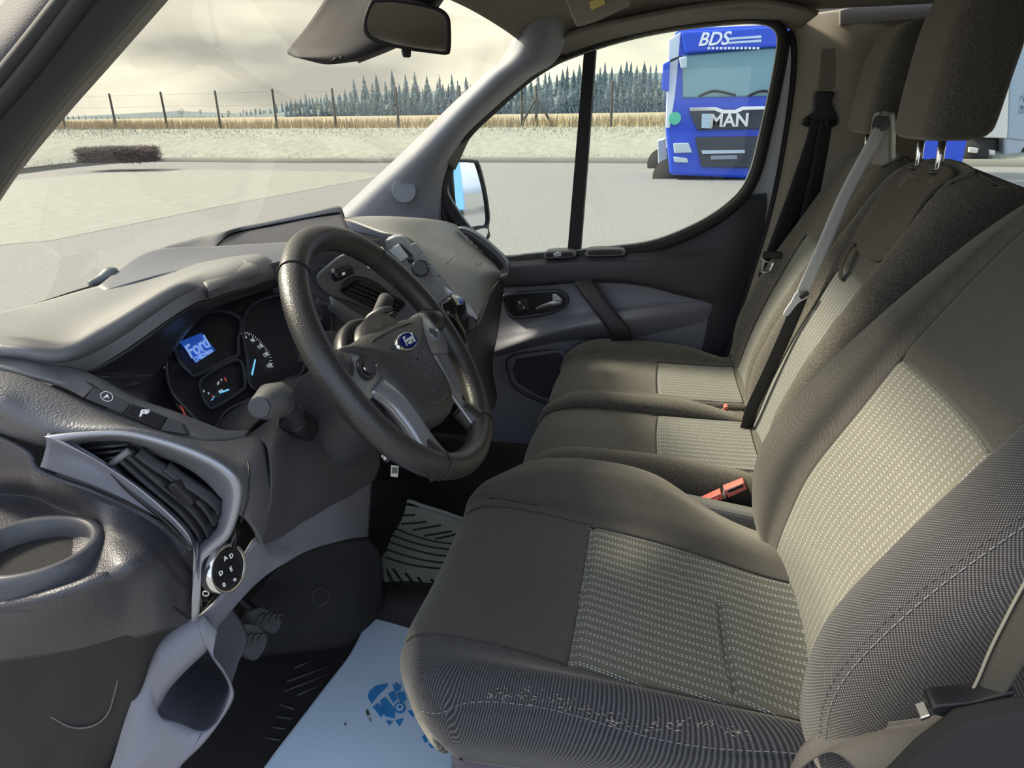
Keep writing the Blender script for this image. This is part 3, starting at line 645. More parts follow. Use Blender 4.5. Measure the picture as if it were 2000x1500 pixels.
# B pillar trim and side wall behind it
bp = [
    [(1530, 44, 1.772), (1556, 66, 1.772), (1557, 150, 1.772), (1543, 250, 1.772), (1522, 360, 1.772), (1500, 450, 1.772), (1465, 560, 1.772), (1440, 640, 1.772), (1405, 760, 1.772)],
    [(1560, 30, 1.74), (1580, 66, 1.735), (1580, 150, 1.735), (1566, 250, 1.735), (1548, 360, 1.735), (1525, 450, 1.735), (1492, 560, 1.735), (1465, 640, 1.735), (1430, 760, 1.735)],
    [(1640, 20, 1.70), (1655, 66, 1.69), (1660, 150, 1.69), (1655, 250, 1.69), (1640, 360, 1.69), (1620, 450, 1.69), (1600, 560, 1.69), (1570, 640, 1.69), (1530, 760, 1.69)],
    [(1800, 0, 1.70), (1800, 66, 1.70), (1800, 150, 1.70), (1790, 250, 1.70), (1780, 360, 1.70), (1760, 450, 1.70), (1740, 560, 1.70), (1720, 640, 1.70), (1690, 760, 1.70)]]
o = loft('wall_right_pillar', [T(r) for r in bp], beige, None, nu=60, nv=40, solid=.01, offs=1); setp(o, kind='structure')
o = slab('trim_belt_slot', [(1605, 95), (1638, 92), (1630, 172), (1597, 176)], 1.688, .006, plain('slot_beige', (.20, .18, .15), .8), None, .002); setp(o, kind='structure')
o = tube('trim_pillar_seal', T([(1541, 60, 1.765), (1551, 95, 1.765), (1549, 160, 1.765), (1536, 260, 1.765), (1516, 370, 1.765), (1492, 470, 1.765), (1460, 570, 1.765), (1400, 760, 1.765)]), .009, rubber, None, n=10); setp(o, kind='structure')
# rear side: window with dark surround, wall beyond the passenger pillar
SW = [(1905, 62), (2300, 40), (2300, 375), (1905, 385)]
def bar(name, px, x, th, m): o = slab(name, px, x, th, m, None, .003); return setp(o, kind='structure')
bar('trim_window_top', [(1780, 30), (2300, 5), (2300, 40), (1905, 62), (1780, 70)], 1.72, .06, pill_d)
bar('trim_roof_rear', [(1640, 20), (1790, -30), (2300, -60), (2300, 10), (1780, 40), (1640, 50)], 1.68, .05, plain('rail_grey', (.2, .19, .18), .8))
bar('wall_right_roof', [(1490, -90), (2350, -160), (2350, 20), (1800, 60), (1650, 60), (1560, 50), (1520, 38), (1490, 25)], 1.765, .03, head_m)
bar('trim_window_bottom', [(1760, 392), (1905, 386), (2300, 372), (2300, 398), (1905, 408), (1760, 415)], 1.72, .06, rubber)
bar('wall_right_rear', [(1700, 410), (1905, 402), (2300, 395), (2300, 900), (1700, 900)], 1.73, .05, pill_d)
bar('trim_window_post', [(1775, 50), (1812, 50), (1800, 240), (1770, 400), (1740, 400)], 1.72, .06, pill_d)
o = slab('window_2', [(1790, 62), (2300, 30), (2300, 380), (1790, 395)], 1.75, .004, gl, None, 0); setp(o, kind='structure')
# near A pillar of the open driver door
pa = [
    [(-120, 520, .10), (0, 330, .10), (90, 205, .10), (180, 100, .10), (270, -5, .10), (360, -110, .10)],
    [(-120, 500, .04), (0, 308, .04), (90, 188, .04), (178, 86, .04), (262, -15, .04), (350, -120, .04)],
    [(-140, 430, .0), (-20, 270, .0), (60, 160, .0), (140, 62, .0), (215, -30, .0), (300, -130, .0)],
    [(-160, 330, -.02), (-40, 190, -.02), (0, 140, -.02), (60, 70, -.02), (120, 0, -.02), (210, -110, -.02)],
    [(-200, 220, .0), (-80, 90, .0), (-30, 50, .0), (20, 10, .0), (70, -60, .0), (120, -130, .0)]]
o = loft('trim_pillar_left', [T(r) for r in pa], pill_d, None, nu=50, nv=30, solid=.012, offs=0); setp(o, kind='structure')
o = loft('trim_pillar_left_edge', [T(r) for r in ([(-120, 520, .10), (0, 330, .10), (90, 205, .10), (180, 100, .10), (270, -5, .10), (360, -110, .10)], [(-120, 545, .16), (0, 350, .16), (100, 222, .16), (190, 118, .16), (282, 12, .16), (370, -90, .16)])], plain('pillar_edge', (.16, .155, .13), .6), None, nu=30, solid=.01); 
setp(o, kind='structure')
for k in (0, 1):
    o = tube('trim_seal_left', T([(-160 + k * 20, 345 + k * 22, -.028), (-40 + k * 22, 205 + k * 22, -.028), (60 + k * 24, 85 + k * 20, -.028), (210 + k * 20, -105 + k * 15, -.028)]), .006, rubber, None, n=8); setp(o, kind='structure')
# windscreen
wl = []
for x, fw in ((.13, 0), (.5, .10), (.9, .14), (1.3, .10), (1.68, 0)):
    wl.append([V((x, 1.02 + fw - .06, 1.36)), V((x, .80 + fw, 1.52 + .0)), V((x, .60 + fw * 1.1, 1.72)), V((x, .44 + fw * 1.2, 1.92)), V((x, .40 + fw * 1.15, 1.98))])
o = loft('window_1', wl, glass('windscreen_glass', (.95, .95, .91), .04, haze=.02), None, nu=24, nv=30); setp(o, 'raked windscreen in front of the dashboard', kind='structure')
# ------------------------------------------------------------------ dashboard
dash = thing('dashboard', 'full-width grey dashboard with instrument cluster, air vents and radio below the windscreen', 'dashboard', (.8, .8, 1.3))
def dp(name, rows, m, parent=dash, **k): return loft(name, [T(r) for r in rows], m, parent, **k)
# base mass so that nothing behind the skins is open
mesh('carcass', [V(p) for p in ((.14, 1.0, 1.05), (1.66, 1.05, 1.05), (1.66, .96, 1.42), (.14, .98, 1.42), (.3, .72, 1.08), (1.6, .72, 1.05), (1.6, .74, 1.38), (.4, .76, 1.40))], [(0, 1, 2, 3), (4, 7, 6, 5), (3, 2, 6, 7), (0, 4, 5, 1), (0, 3, 7, 4), (1, 5, 6, 2)], black, dash, smooth=False)
# instrument hood
hood = dp('instrument_hood', [
    [(-60, 632, .26), (60, 604, .38), (195, 565, .48), (300, 541, .54), (380, 523, .58), (450, 509, .60), (500, 503, .62), (520, 506, .62)],
    [(-60, 655, .18), (50, 640, .25), (160, 622, .32), (262, 590, .40), (362, 548, .46), (440, 523, .51), (500, 510, .58), (526, 514, .62)],
    [(-60, 672, .115), (40, 680, .125), (129, 681, .15), (205, 640, .20), (340, 564, .28), (400, 553, .36), (470, 535, .48), (529, 524, .615)],
    [(-60, 680, .11), (40, 686, .12), (125, 700, .145), (212, 668, .195), (352, 574, .28), (403, 567, .345), (472, 547, .475), (531, 534, .61)],
    [(-60, 688, .12), (40, 692, .125), (140, 722, .16), (225, 690, .20), (360, 600, .28), (405, 582, .345), (475, 560, .475), (530, 543, .61)]], dash_s, nu=90, nv=40, solid=.006)
# ribbed lid on the hood
loft('hood_lid', [[P(a, b, x=c - .014) for a, b, c in r] for r in ([(381, 545, .465), (432, 527, .515), (484, 514, .56)], [(384, 549, .44), (436, 531, .49), (487, 517, .55)], [(397, 560, .352), (448, 542, .45), (497, 524, .54)], [(405, 572, .343), (452, 554, .45), (502, 536, .54)])], plain('lid_ribbed', (.21, .205, .195), .45, grain=1500, gs=.2), hood, nu=20, nv=14, solid=.006)
tube('lid_gap', T([(379, 546, .37), (395, 553, .345), (402, 567, .325), (406, 581, .325)]), .0016, black, hood, n=6)
tube('lid_gap', T([(486, 514, .53), (497, 522, .54), (504, 536, .545), (506, 549, .54)]), .0016, black, hood, n=6)
tube('windscreen_gasket', T([(-40, 626, .29), (0, 617, .33), (60, 603, .38), (130, 583, .43), (198, 563, .48)]), .004, rubber, dash, n=8)
# shroud between hood and cluster
CO = P(400, 700, x=.36); CN = V((0, -.80, .60)).normalized()          # cluster plane
def cpl(px, py, off=0): return Pp(px, py, CO + CN * off, CN)
dp('cluster_shroud', [
    [(60, 700, .13), (145, 724, .16), (225, 694, .20), (360, 602, .28), (405, 584, .345), (475, 562, .475), (530, 545, .61), (560, 540, .66)],
    [(150, 735, .17), (200, 735, .19), (265, 710, .24), (360, 625, .31), (420, 592, .38), (480, 572, .49), (535, 555, .62), (565, 550, .68)],
    [(220, 752, .20), (260, 757, .22), (300, 735, .27), (350, 660, .32), (405, 606, .40), (480, 575, .50), (540, 560, .63), (580, 555, .70)]], plain('shroud_black', (.03, .03, .032), .38), nu=60, solid=.004)
dp('cluster_shroud', [
    [(150, 735, .17), (185, 752, .17), (260, 790, .19), (330, 815, .21), (400, 838, .24)],
    [(230, 735, .20), (262, 758, .22), (300, 785, .24), (345, 808, .26), (400, 835, .28)],
    [(300, 730, .27), (328, 720, .30), (332, 770, .29), (360, 808, .28), (410, 836, .29)]], plain('shroud_black2', (.03, .03, .032), .38), nu=40, solid=.004)
CL = [(352, 650), (372, 618), (405, 596), (470, 572), (545, 556), (600, 548), (640, 580), (640, 680), (600, 725), (560, 742), (500, 770), (440, 800), (418, 832), (392, 822), (362, 790), (338, 760), (329, 715), (335, 680)]
clus = prism('instrument_cluster', arc([cpl(a, b, -.012) for a, b in CL], 60, True), -CN * .02, plain('cluster_face', (.022, .023, .027), .5), dash, .002)
ringmesh('cluster_rim', [[cpl(a, b, -.02) for a, b in CL], [cpl(a, b, .006) for a, b in offset(CL, 1)], [cpl(a, b, .008) for a, b in offset(CL, 5)], [cpl(a, b, -.01) for a, b in offset(CL, 9)]], plain('rim_black', (.05, .05, .052), .25), clus)
grey_c = plain('cluster_grey', (.075, .078, .09), .55)
def cp(name, pts, m, off, th=.001, n=0, bevel=0, parent=None): 
    q = [cpl(a, b, off) for a, b in pts]
    if n: q = arc(q, n, True)
    return prism(name, q, -CN * th, m, parent or clus, bevel)
def cring(name, o_, i_, m, off=-.006): return ringmesh(name, [[cpl(a, b, -.012) for a, b in o_], [cpl(a, b, off) for a, b in o_], [cpl(a, b, off) for a, b in i_], [cpl(a, b, -.012) for a, b in i_]], m, clus)
G1 = [(345, 660), (380, 625), (430, 610), (466, 625), (462, 665), (462, 690), (440, 700), (385, 728), (372, 722), (350, 695)]
cring('display_surround', offset(G1, 7), G1, grey_c)
G2 = [(395, 745), (430, 720), (462, 706), (472, 715), (476, 752), (468, 762), (420, 792), (408, 788), (398, 768)]
cring('gauge_surround', offset(G2, 6), G2, grey_c)
G3 = [(478, 640), (492, 600), (540, 580), (590, 580), (600, 640), (590, 720), (560, 738), (520, 760), (492, 750), (486, 700)]
cring('speedometer_surround', offset(G3, 6), G3, grey_c)
emb = emit('display_blue', (.02, .09, .42), .6)
dsp = cp('display', [(351, 667), (394, 650), (421, 684), (383, 708)], emb, -.008)
lum = emit('display_text', (.3, .5, .9), .6)
rt = (cpl(420, 684) - cpl(384, 707)).normalized(); upv = (cpl(393, 650) - cpl(420, 684)).normalized()
upv = CN.cross(rt)
text('display_wordmark', 'Ford', cpl(385, 679, -.006), rt, upv, .026, lum, dsp, shear=.35, bold=.0006)
text('odometer', '174824km', cpl(397, 694, -.006), rt, upv, .0105, lum, dsp, bold=.0002)
dial = emit('dial_white', (.55, .58, .6), .5); ndl = emit('needle_blue', (.2, .65, .95), .8); redl = emit('dial_red', (.6, .08, .06), .5)
# speedometer scale (right half shows past the wheel rim)
for k, (s, a, b) in enumerate((('70', 478, 659), ('90', 494, 665), ('110', 508, 677), ('130', 519, 693), ('150', 526, 714))):
    text('dial_number', ('80', '100', '120', '140', '160')[k] if 0 else s, cpl(a, b, -.008), rt, upv, .009, dial, clus)
sc = [(472, 648), (487, 650), (503, 661), (516, 675), (527, 692), (534, 716)]
for k in range(21):
    p = ev([cpl(a, b, -.008) for a, b in sc], k / 4); c_ = cpl(455, 735, -.008); dr = (c_ - p).normalized(); L_ = .006 if k % 2 == 0 else .0035; s_ = CN.cross(dr) * .0005
    prism('dial_tick', [p - s_, p + s_, p + s_ + dr * L_, p - s_ + dr * L_], CN * .0006, dial, clus, 0, smooth=False)
cp('needle', [(498, 701), (500, 703), (494, 733), (491, 730)], ndl, -.004)
cp('needle', [(412, 782), (418, 775), (421, 772), (415, 781)], ndl, -.006)
cp('needle', [(430, 765), (447, 759), (448, 762), (430, 768)], ndl, -.006)
for a, b, m_ in ((397, 762, dial), (406, 766, dial), (427, 763, dial), (424, 748, dial), (431, 740, dial), (426, 745, dial), (438, 737, redl), (440, 741, redl), (414, 772, redl)):
    cp('dial_tick', [(a, b), (a + 1.5, b - .8), (a + 3.5, b + 3), (a + 2, b + 4)], m_, -.008)
text('dial_number', '90', cpl(433, 764, -.008), rt, upv, .007, dial, clus)
tube('dial_arc', [cpl(348, 778, -.006), cpl(353, 792, -.006), cpl(357, 800, -.006), cpl(361, 812, -.006)], .0008, redl, clus, n=6)
slope = [cpl(a, b, .008) for a, b in ((346, 652), (372, 606), (405, 588), (470, 562), (560, 548), (600, 550), (640, 580), (640, 680), (600, 725), (500, 770), (440, 800), (418, 832), (362, 790), (335, 730))]
prism('cluster_lens', arc(slope, 60, True), CN * .001, glass('cluster_lens', (.92, .92, .95), .03), clus, 0)
# trim below the cluster, behind the stalk
dp('cluster_lower_trim', [[(418, 834, .29), (440, 806, .33), (500, 775, .38), (560, 746, .46), (620, 730, .55)], [(440, 846, .27), (470, 815, .31), (520, 785, .37), (570, 760, .44), (620, 742, .52)], [(470, 862, .25), (490, 840, .29), (530, 805, .35), (580, 780, .42), (620, 765, .50)]], dash_k, nu=30, solid=.004)
# near-side ledge with the two buttons
dp('side_ledge', [
    [(-60, 690, .12), (0, 697, .125), (60, 708, .13), (120, 724, .14), (180, 742, .155), (260, 785, .175), (345, 815, .20), (400, 835, .225), (440, 848, .245), (485, 850, .27)],
    [(-60, 702, .105), (0, 712, .11), (60, 722, .115), (120, 740, .125), (178, 752, .14), (255, 788, .16), (330, 815, .18), (385, 845, .20), (430, 858, .225), (480, 856, .25)],
    [(-60, 714, .10), (0, 724, .10), (60, 740, .105), (115, 755, .11), (165, 776, .12), (240, 808, .135), (320, 845, .15), (375, 862, .17), (420, 866, .19), (480, 860, .23)]], dash_s, nu=80, nv=22, solid=.006)
# button row: two push buttons and a blank at each end
def bt(name, px, m, parent=dash): return prism(name, [P(a, b, x=c - .016) for a, b, c in px], V((.016, .006, -.010)), m, parent, .0012)
btn = plain('button_grey', (.095, .095, .10), .42, grain=1500, gs=.15)
bt('button_blank', [(115, 751, .126), (165, 743, .138), (183, 757, .138), (163, 777, .122)], btn)
b1 = bt('stop_start_button', [(183, 757, .138), (254, 789, .155), (238, 807, .138), (166, 778, .122)], btn)
b2 = bt('parking_sensor_button', [(257, 788, .156), (326, 815, .173), (311, 838, .154), (241, 808, .139)], plain('button_dark', (.03, .03, .034), .35))
bt('button_blank', [(328, 815, .174), (352, 826, .18), (363, 848, .172), (312, 840, .155)], btn)
wtx = emit('icon_white', (.75, .78, .8), .25)
nb = (P(254, 789, x=.155) - P(183, 757, x=.138)).cross(P(166, 778, x=.122) - P(183, 757, x=.138)).normalized()
if nb.z < 0: nb = -nb
rb_ = (P(311, 838, x=.154) - P(241, 808, x=.139)).normalized()
text('button_icon', 'A', P(207, 776, x=.122) + nb * .002, V((.35, -.9, 0)), V((.7, .4, .3)), .008, wtx, b1)
ringmesh('button_icon', [disc(P(207, 776, x=.122) + nb * .002, nb, V((1, 0, 0)), r) for r in (.0062, .0055)], wtx, b1, n=24)
text('button_icon', 'P', P(278, 809, x=.137) + nb * .002, V((.35, -.9, 0)), V((.7, .4, .3)), .014, wtx, b2, bold=.0003)
for k in range(3): text('button_icon', ')', P(284 + k * 2.5, 807 - k * 1.2, x=.139) + nb * .002, V((.35, -.9, 0)), V((.7, .4, .3)), .005 + k * .0015, wtx, b2)
# grained pad over the side vent, wrapping to the rounded end next to the column
dp('grained_pad', [
    [(-60, 722, .095), (0, 732, .095), (60, 748, .10), (150, 785, .11), (240, 822, .125), (320, 853, .14), (390, 868, .16), (440, 868, .185), (485, 860, .23), (510, 860, .26)],
    [(-60, 745, .07), (0, 757, .07), (60, 777, .075), (150, 810, .085), (240, 838, .10), (320, 862, .12), (395, 880, .14), (450, 884, .17), (500, 872, .215), (522, 880, .25)],
    [(-60, 780, .055), (0, 790, .055), (60, 820, .06), (130, 838, .065), (240, 842, .075), (320, 858, .09), (400, 888, .11), (455, 920, .13), (500, 915, .17), (525, 925, .22)],
    [(-60, 800, .065), (0, 812, .065), (60, 838, .068), (110, 850, .072), (240, 850, .085), (330, 870, .10), (400, 900, .115), (462, 950, .12), (500, 965, .15), (522, 985, .19)],
    [(-60, 840, .09), (0, 850, .09), (60, 860, .09), (120, 866, .09), (240, 866, .10), (330, 890, .11), (400, 930, .12), (465, 1000, .12), (490, 1030, .14), (505, 1060, .17)]], dash_m, nu=110, nv=50, solid=.005)
tube('pad_groove', T([(485, 900, .145), (487, 930, .13), (484, 975, .118), (470, 1020, .112)]), .0012, black, dash, n=6)
# side vent bezel (silver ring) and louvres
VO = [(90, 851), (160, 843), (245, 842), (320, 858), (390, 882), (440, 908), (468, 935), (474, 965), (465, 1010), (448, 1050), (420, 1075), (396, 1100), (393, 1150), (388, 1205), (374, 1212), (376, 1160), (384, 1108), (376, 1066), (340, 1022), (275, 962), (190, 902), (100, 858)]
VI = [(156, 868), (190, 862), (245, 862), (310, 880), (375, 907), (415, 930), (432, 955), (434, 985), (428, 1015), (420, 1035), (404, 1050), (392, 1058), (388, 1058), (386, 1058), (384, 1055), (378, 1045), (370, 1030), (350, 1010), (310, 975), (262, 940), (205, 905), (160, 875)]
def vp(l, off):
    r = []
    for a, b in l: r.append(P(a, b, x=.045 + .00016 * (a - 78) + off))
    return r
def lerp2(a, b, t): return [(p[0] + (q[0] - p[0]) * t, p[1] + (q[1] - p[1]) * t) for p, q in zip(a, b)]
vent = ringmesh('side_vent', [vp(VO, .02), vp(VO, -.001), vp(lerp2(VO, VI, .12), -.006), vp(lerp2(VO, VI, .5), -.006), vp(lerp2(VO, VI, .62), -.002), vp(VI, .010), vp(VI, .05)], silver, dash, n=160)
VB = vp(VI, .05); prism('vent_cavity', arc(VB, 60, True), V((.004, 0, 0)), black, vent, 0)
louv = plain('louvre_black', (.018, .018, .02), .3)
slabs_ = [((215, 905), (255, 950), (320, 1005), (365, 1050), (382, 1062)), ((232, 888), (290, 940), (350, 990), (385, 1030), (397, 1052)), ((250, 882), (310, 935), (370, 985), (400, 1020), (412, 1044)), ((270, 882), (300, 905), (345, 935), (400, 985), (425, 1022)), ((325, 912), (355, 935), (400, 965), (424, 985), (432, 1000))]
for l in slabs_:
    q = [vp([p], .010)[0] for p in l]
    ribbon('louvre', q, .012, [V((1, -.25, .5))] * len(q), louv, vent, th=.003)
for a, b in (((165, 876), (250, 868)), ((178, 888), (248, 878)), ((190, 900), (240, 890))):
    tube('louvre', vp([a, b], .01), .0022, MATS['louvre_black'], vent, n=8)
tube('vent_strut', vp([(252, 880), (215, 908)], .004), .0035, dash_s, vent, n=8)
prism('vent_tab', vp([(330, 946), (340, 944), (378, 982), (372, 990), (358, 990), (326, 955)], .0), V((.012, 0, 0)), black, vent, .002)
# grey end wedge left of the vent
dp('end_wedge', [[(90, 851, .049), (90, 870, .053), (84, 895, .058), (78, 912, .062)], [(150, 878, .059), (160, 895, .07), (170, 920, .07), (180, 948, .073)], [(225, 926, .071), (240, 945, .077), (250, 965, .084), (262, 985, .086)], [(325, 1010, .087), (328, 1015, .090), (330, 1020, .097), (330, 1028, .098)], [(372, 1062, .094), (373, 1066, .097), (373, 1070, .10), (370, 1078, .102)]], trim_m, nu=20, nv=30, solid=.004)
# headlight switch panel
HS = [(420, 1078), (446, 1060), (458, 1030), (462, 1050), (452, 1100), (438, 1140), (415, 1170), (394, 1195), (390, 1150), (394, 1105)]
hp = prism('switch_panel', [P(a, b, x=.128) for a, b in HS], V((.01, 0, 0)), gloss, dash, .001)
kc_ = P(438, 1110, x=.115); kn_ = V((-.12, -.97, .15)).normalized()
knob = prism('light_switch_knob', disc(kc_ - kn_ * .012, kn_, V((0, 0, 1)), .027, 48), kn_ * .018, dash_k, hp, .003)
ringmesh('knob_rim', [disc(kc_ + kn_ * a, kn_, V((0, 0, 1)), r, 48) for a, r in ((.0, .0275), (.006, .0275), (.0075, .0258), (.006, .0235))], chrome, knob, n=48)
prism('knob_face', disc(kc_ + kn_ * .005, kn_, V((0, 0, 1)), .0242, 48), kn_ * .001, gloss, knob, .0005)
kr = V((0, 0, 1)).cross(kn_).normalized(); ku = kn_.cross(kr)
for s, a, b in (('0', -.55, -.5), ('D', -.5, .1), ('A', .0, .55), ('E', .1, -.1), ('D', .35, .45), ('o', .1, -.65)):
    text('knob_icon', s, kc_ + kn_ * .0068 + kr * a * .024 + ku * b * .024, kr, ku, .0075, wtx, knob)
text('fog_icon', 'D', P(401, 1139, x=.127), V((.3, -.9, 0)), V((0, 0, 1)), .012, wtx, hp); text('fog_icon', 'O', P(402, 1160, x=.127), V((.3, -.9, 0)), V((0, 0, 1)), .011, wtx, hp)
for k in range(2): tube('icon_bar', T([(396 + k * 2, 1133 + k, .127), (397 + k * 2, 1144 + k, .127)]), .0004, wtx, hp, n=4)
# door-side end panel with cup holder
dp('end_panel', [
    [(-80, 820, .075), (0, 848, .075), (60, 880, .07), (78, 912, .066), (130, 935, .07), (180, 952, .075), (262, 990, .088), (330, 1034, .10), (368, 1066, .106), (382, 1106, .108)],
    [(-80, 880, .08), (0, 905, .08), (60, 925, .08), (90, 940, .08), (150, 957, .078), (200, 978, .080), (265, 1010, .085), (315, 1050, .088), (350, 1090, .095), (376, 1120, .107)],
    [(-80, 958, 0, 1.345), (0, 962, 0, 1.343), (70, 968, 0, 1.343), (115, 985, 0, 1.344), (165, 1003, 0, 1.350), (210, 1020, .070), (260, 1040, .062), (300, 1070, .060), (340, 1105, .08), (374, 1130, .106)],
    [(-80, 1045, 0, 1.342), (0, 1045, 0, 1.341), (70, 1045, 0, 1.341), (120, 1045, 0, 1.341), (170, 1048, 0, 1.347), (220, 1053, .048), (265, 1066, .040), (300, 1088, .046), (335, 1120, .075), (372, 1145, .105)],
    [(-80, 1180, 0, 1.342), (0, 1168, 0, 1.341), (80, 1154, 0, 1.341), (140, 1138, 0, 1.343), (190, 1122, 0, 1.350), (240, 1110, .006), (280, 1100, .022), (305, 1105, .04), (338, 1135, .075), (371, 1160, .105)],
    [(-80, 1210, -.035), (0, 1196, -.032), (80, 1180, -.026), (150, 1160, -.014), (200, 1142, .0), (245, 1138, .022), (282, 1132, .035), (308, 1135, .048), (338, 1155, .078), (370, 1175, .105)],
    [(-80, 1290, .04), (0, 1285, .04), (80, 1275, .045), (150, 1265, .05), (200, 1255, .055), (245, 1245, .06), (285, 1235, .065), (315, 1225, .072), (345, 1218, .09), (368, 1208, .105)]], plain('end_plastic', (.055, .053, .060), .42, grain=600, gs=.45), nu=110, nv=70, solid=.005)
dp('end_panel_lower', [
    [(-80, 1180, .01), (0, 1172, .01), (80, 1168, .015), (160, 1160, .02), (230, 1150, .03), (290, 1150, .045), (340, 1180, .08), (368, 1200, .103)],
    [(-80, 1260, .035), (0, 1260, .035), (80, 1255, .04), (160, 1250, .045), (230, 1245, .055), (275, 1240, .065), (300, 1238, .075), (352, 1214, .10)],
    [(-80, 1380, .055), (0, 1380, .055), (70, 1370, .06), (140, 1360, .062), (190, 1350, .068), (240, 1330, .072), (275, 1320, .078), (290, 1250, .085)],
    [(-80, 1480, .07), (0, 1480, .07), (60, 1470, .07), (110, 1460, .075), (170, 1440, .078), (215, 1420, .082), (250, 1400, .085), (268, 1370, .09)],
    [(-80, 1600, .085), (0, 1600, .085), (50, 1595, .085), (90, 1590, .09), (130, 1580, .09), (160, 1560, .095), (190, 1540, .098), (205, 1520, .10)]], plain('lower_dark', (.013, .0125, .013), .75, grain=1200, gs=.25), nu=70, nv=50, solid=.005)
ap = [(20, 1255), (110, 1232), (190, 1217), (222, 1222), (238, 1250), (238, 1290), (225, 1350), (210, 1395), (180, 1418), (140, 1420), (100, 1400)]
tube('access_panel_line', [P(a, b, x=.05 + .00009 * (b - 1250) + .0001 * (a - 100) - .004) for a, b in ap], .0012, plain('line_grey', (.11, .105, .10), .5), dash, n=6, k=60)
cc = P(62, 1068, z=1.366); cc = V((cc.x, cc.y, 1.366))
def cl_(r, dz): return [cc + V((r * math.cos(t), r * 1.15 * math.sin(t), dz)) for t in [2 * math.pi * i / 24 for i in range(24)]]
chd = ringmesh('cup_holder', [cl_(.060, -.035), cl_(.058, -.004), cl_(.055, .003), cl_(.050, .004), cl_(.046, .0), cl_(.044, -.03)], plain('cup_ring', (.07, .07, .075), .35), dash, n=80)
prism('cup_floor', cl_(.0445, -.018), V((0, 0, -.004)), carpet, chd, 0)
# knee panel under the cluster
dp('knee_panel', [
    [(470, 862, .25), (500, 845, .29), (540, 815, .33), (590, 780, .40), (640, 770, .5), (720, 790, .60)],
    [(512, 866, .23), (528, 850, .26), (560, 835, .31), (610, 820, .37), (670, 830, .47), (735, 860, .58)],
    [(524, 900, .20), (540, 885, .22), (575, 875, .28), (625, 880, .35), (690, 900, .44), (738, 905, .55)],
    [(522, 985, .18), (535, 975, .20), (570, 960, .26), (620, 950, .33), (670, 940, .42), (736, 915, .54)],
    [(500, 1040, .17), (515, 1040, .19), (545, 1030, .24), (590, 1005, .31), (650, 970, .40), (734, 922, .54)],
    [(497, 1074, .18), (508, 1070, .20), (540, 1050, .25), (590, 1015, .32), (650, 985, .42), (728, 935, .56)]], plain('knee_plastic', (.075, .073, .08), .55, grain=1100, gs=.3), nu=70, nv=46, solid=.004)
# pale lower trim with the door pocket
dp('lower_trim', [
    [(385, 1205, .115), (430, 1160, .13), (470, 1090, .15), (497, 1050, .17), (512, 1065, .20), (545, 1045, .26), (590, 1010, .33), (650, 972, .42), (722, 925, .58)],
    [(375, 1215, .112), (425, 1175, .135), (480, 1110, .165), (510, 1085, .19), (530, 1078, .22), (560, 1058, .27), (605, 1025, .34), (660, 995, .43), (720, 965, .58)],
    [(372, 1240, .11), (420, 1195, .14), (485, 1130, .18), (520, 1100, .21), (545, 1085, .235), (575, 1070, .28), (620, 1048, .35), (670, 1030, .44), (717, 1010, .58)],
    [(372, 1280, .108), (415, 1225, .145), (480, 1150, .19), (520, 1115, .22), (550, 1097, .245), (585, 1080, .29), (628, 1064, .36), (675, 1052, .45), (715, 1047, .58)]], trim_m, nu=80, nv=30, solid=.005)
LT = [(372, 1208), (388, 1205), (396, 1200), (410, 1215), (425, 1235), (408, 1262), (418, 1280), (440, 1310), (456, 1345), (454, 1370), (430, 1410), (395, 1455), (350, 1500), (300, 1570), (180, 1570), (215, 1500), (245, 1400), (272, 1320), (285, 1262), (292, 1244), (310, 1238), (345, 1222)]
PK = [(400, 1272), (402, 1268), (405, 1267), (409, 1270), (414, 1280), (422, 1292), (432, 1305), (444, 1325), (450, 1345), (447, 1362), (438, 1385), (425, 1408), (405, 1425), (385, 1428), (365, 1420), (345, 1412), (325, 1406), (312, 1398), (308, 1385), (325, 1350), (350, 1320), (375, 1295)]
def lp(l, off): return [P(a, b, x=.085 + .00022 * (a - 300) + off) for a, b in l]
pz = ringmesh('pocket_panel', [lp(LT, .012), lp(offset(LT, -2), .0), lp(lerp2(LT, PK, .85), .0), lp(PK, .004), lp(offset(PK, -3), .02), [p + V((.07, .01, .02)) for p in lp(lerp2(PK, [(385, 1350)] * 22, .15), .06)]], trim_m, dash, n=150)
prism('pocket_floor', arc([p + V((.07, .01, .02)) for p in lp(lerp2(PK, [(385, 1350)] * 22, .13), .06)], 40, True), V((.006, 0, 0)), plain('pocket_inside', (.085, .085, .10), .6), pz, 0)
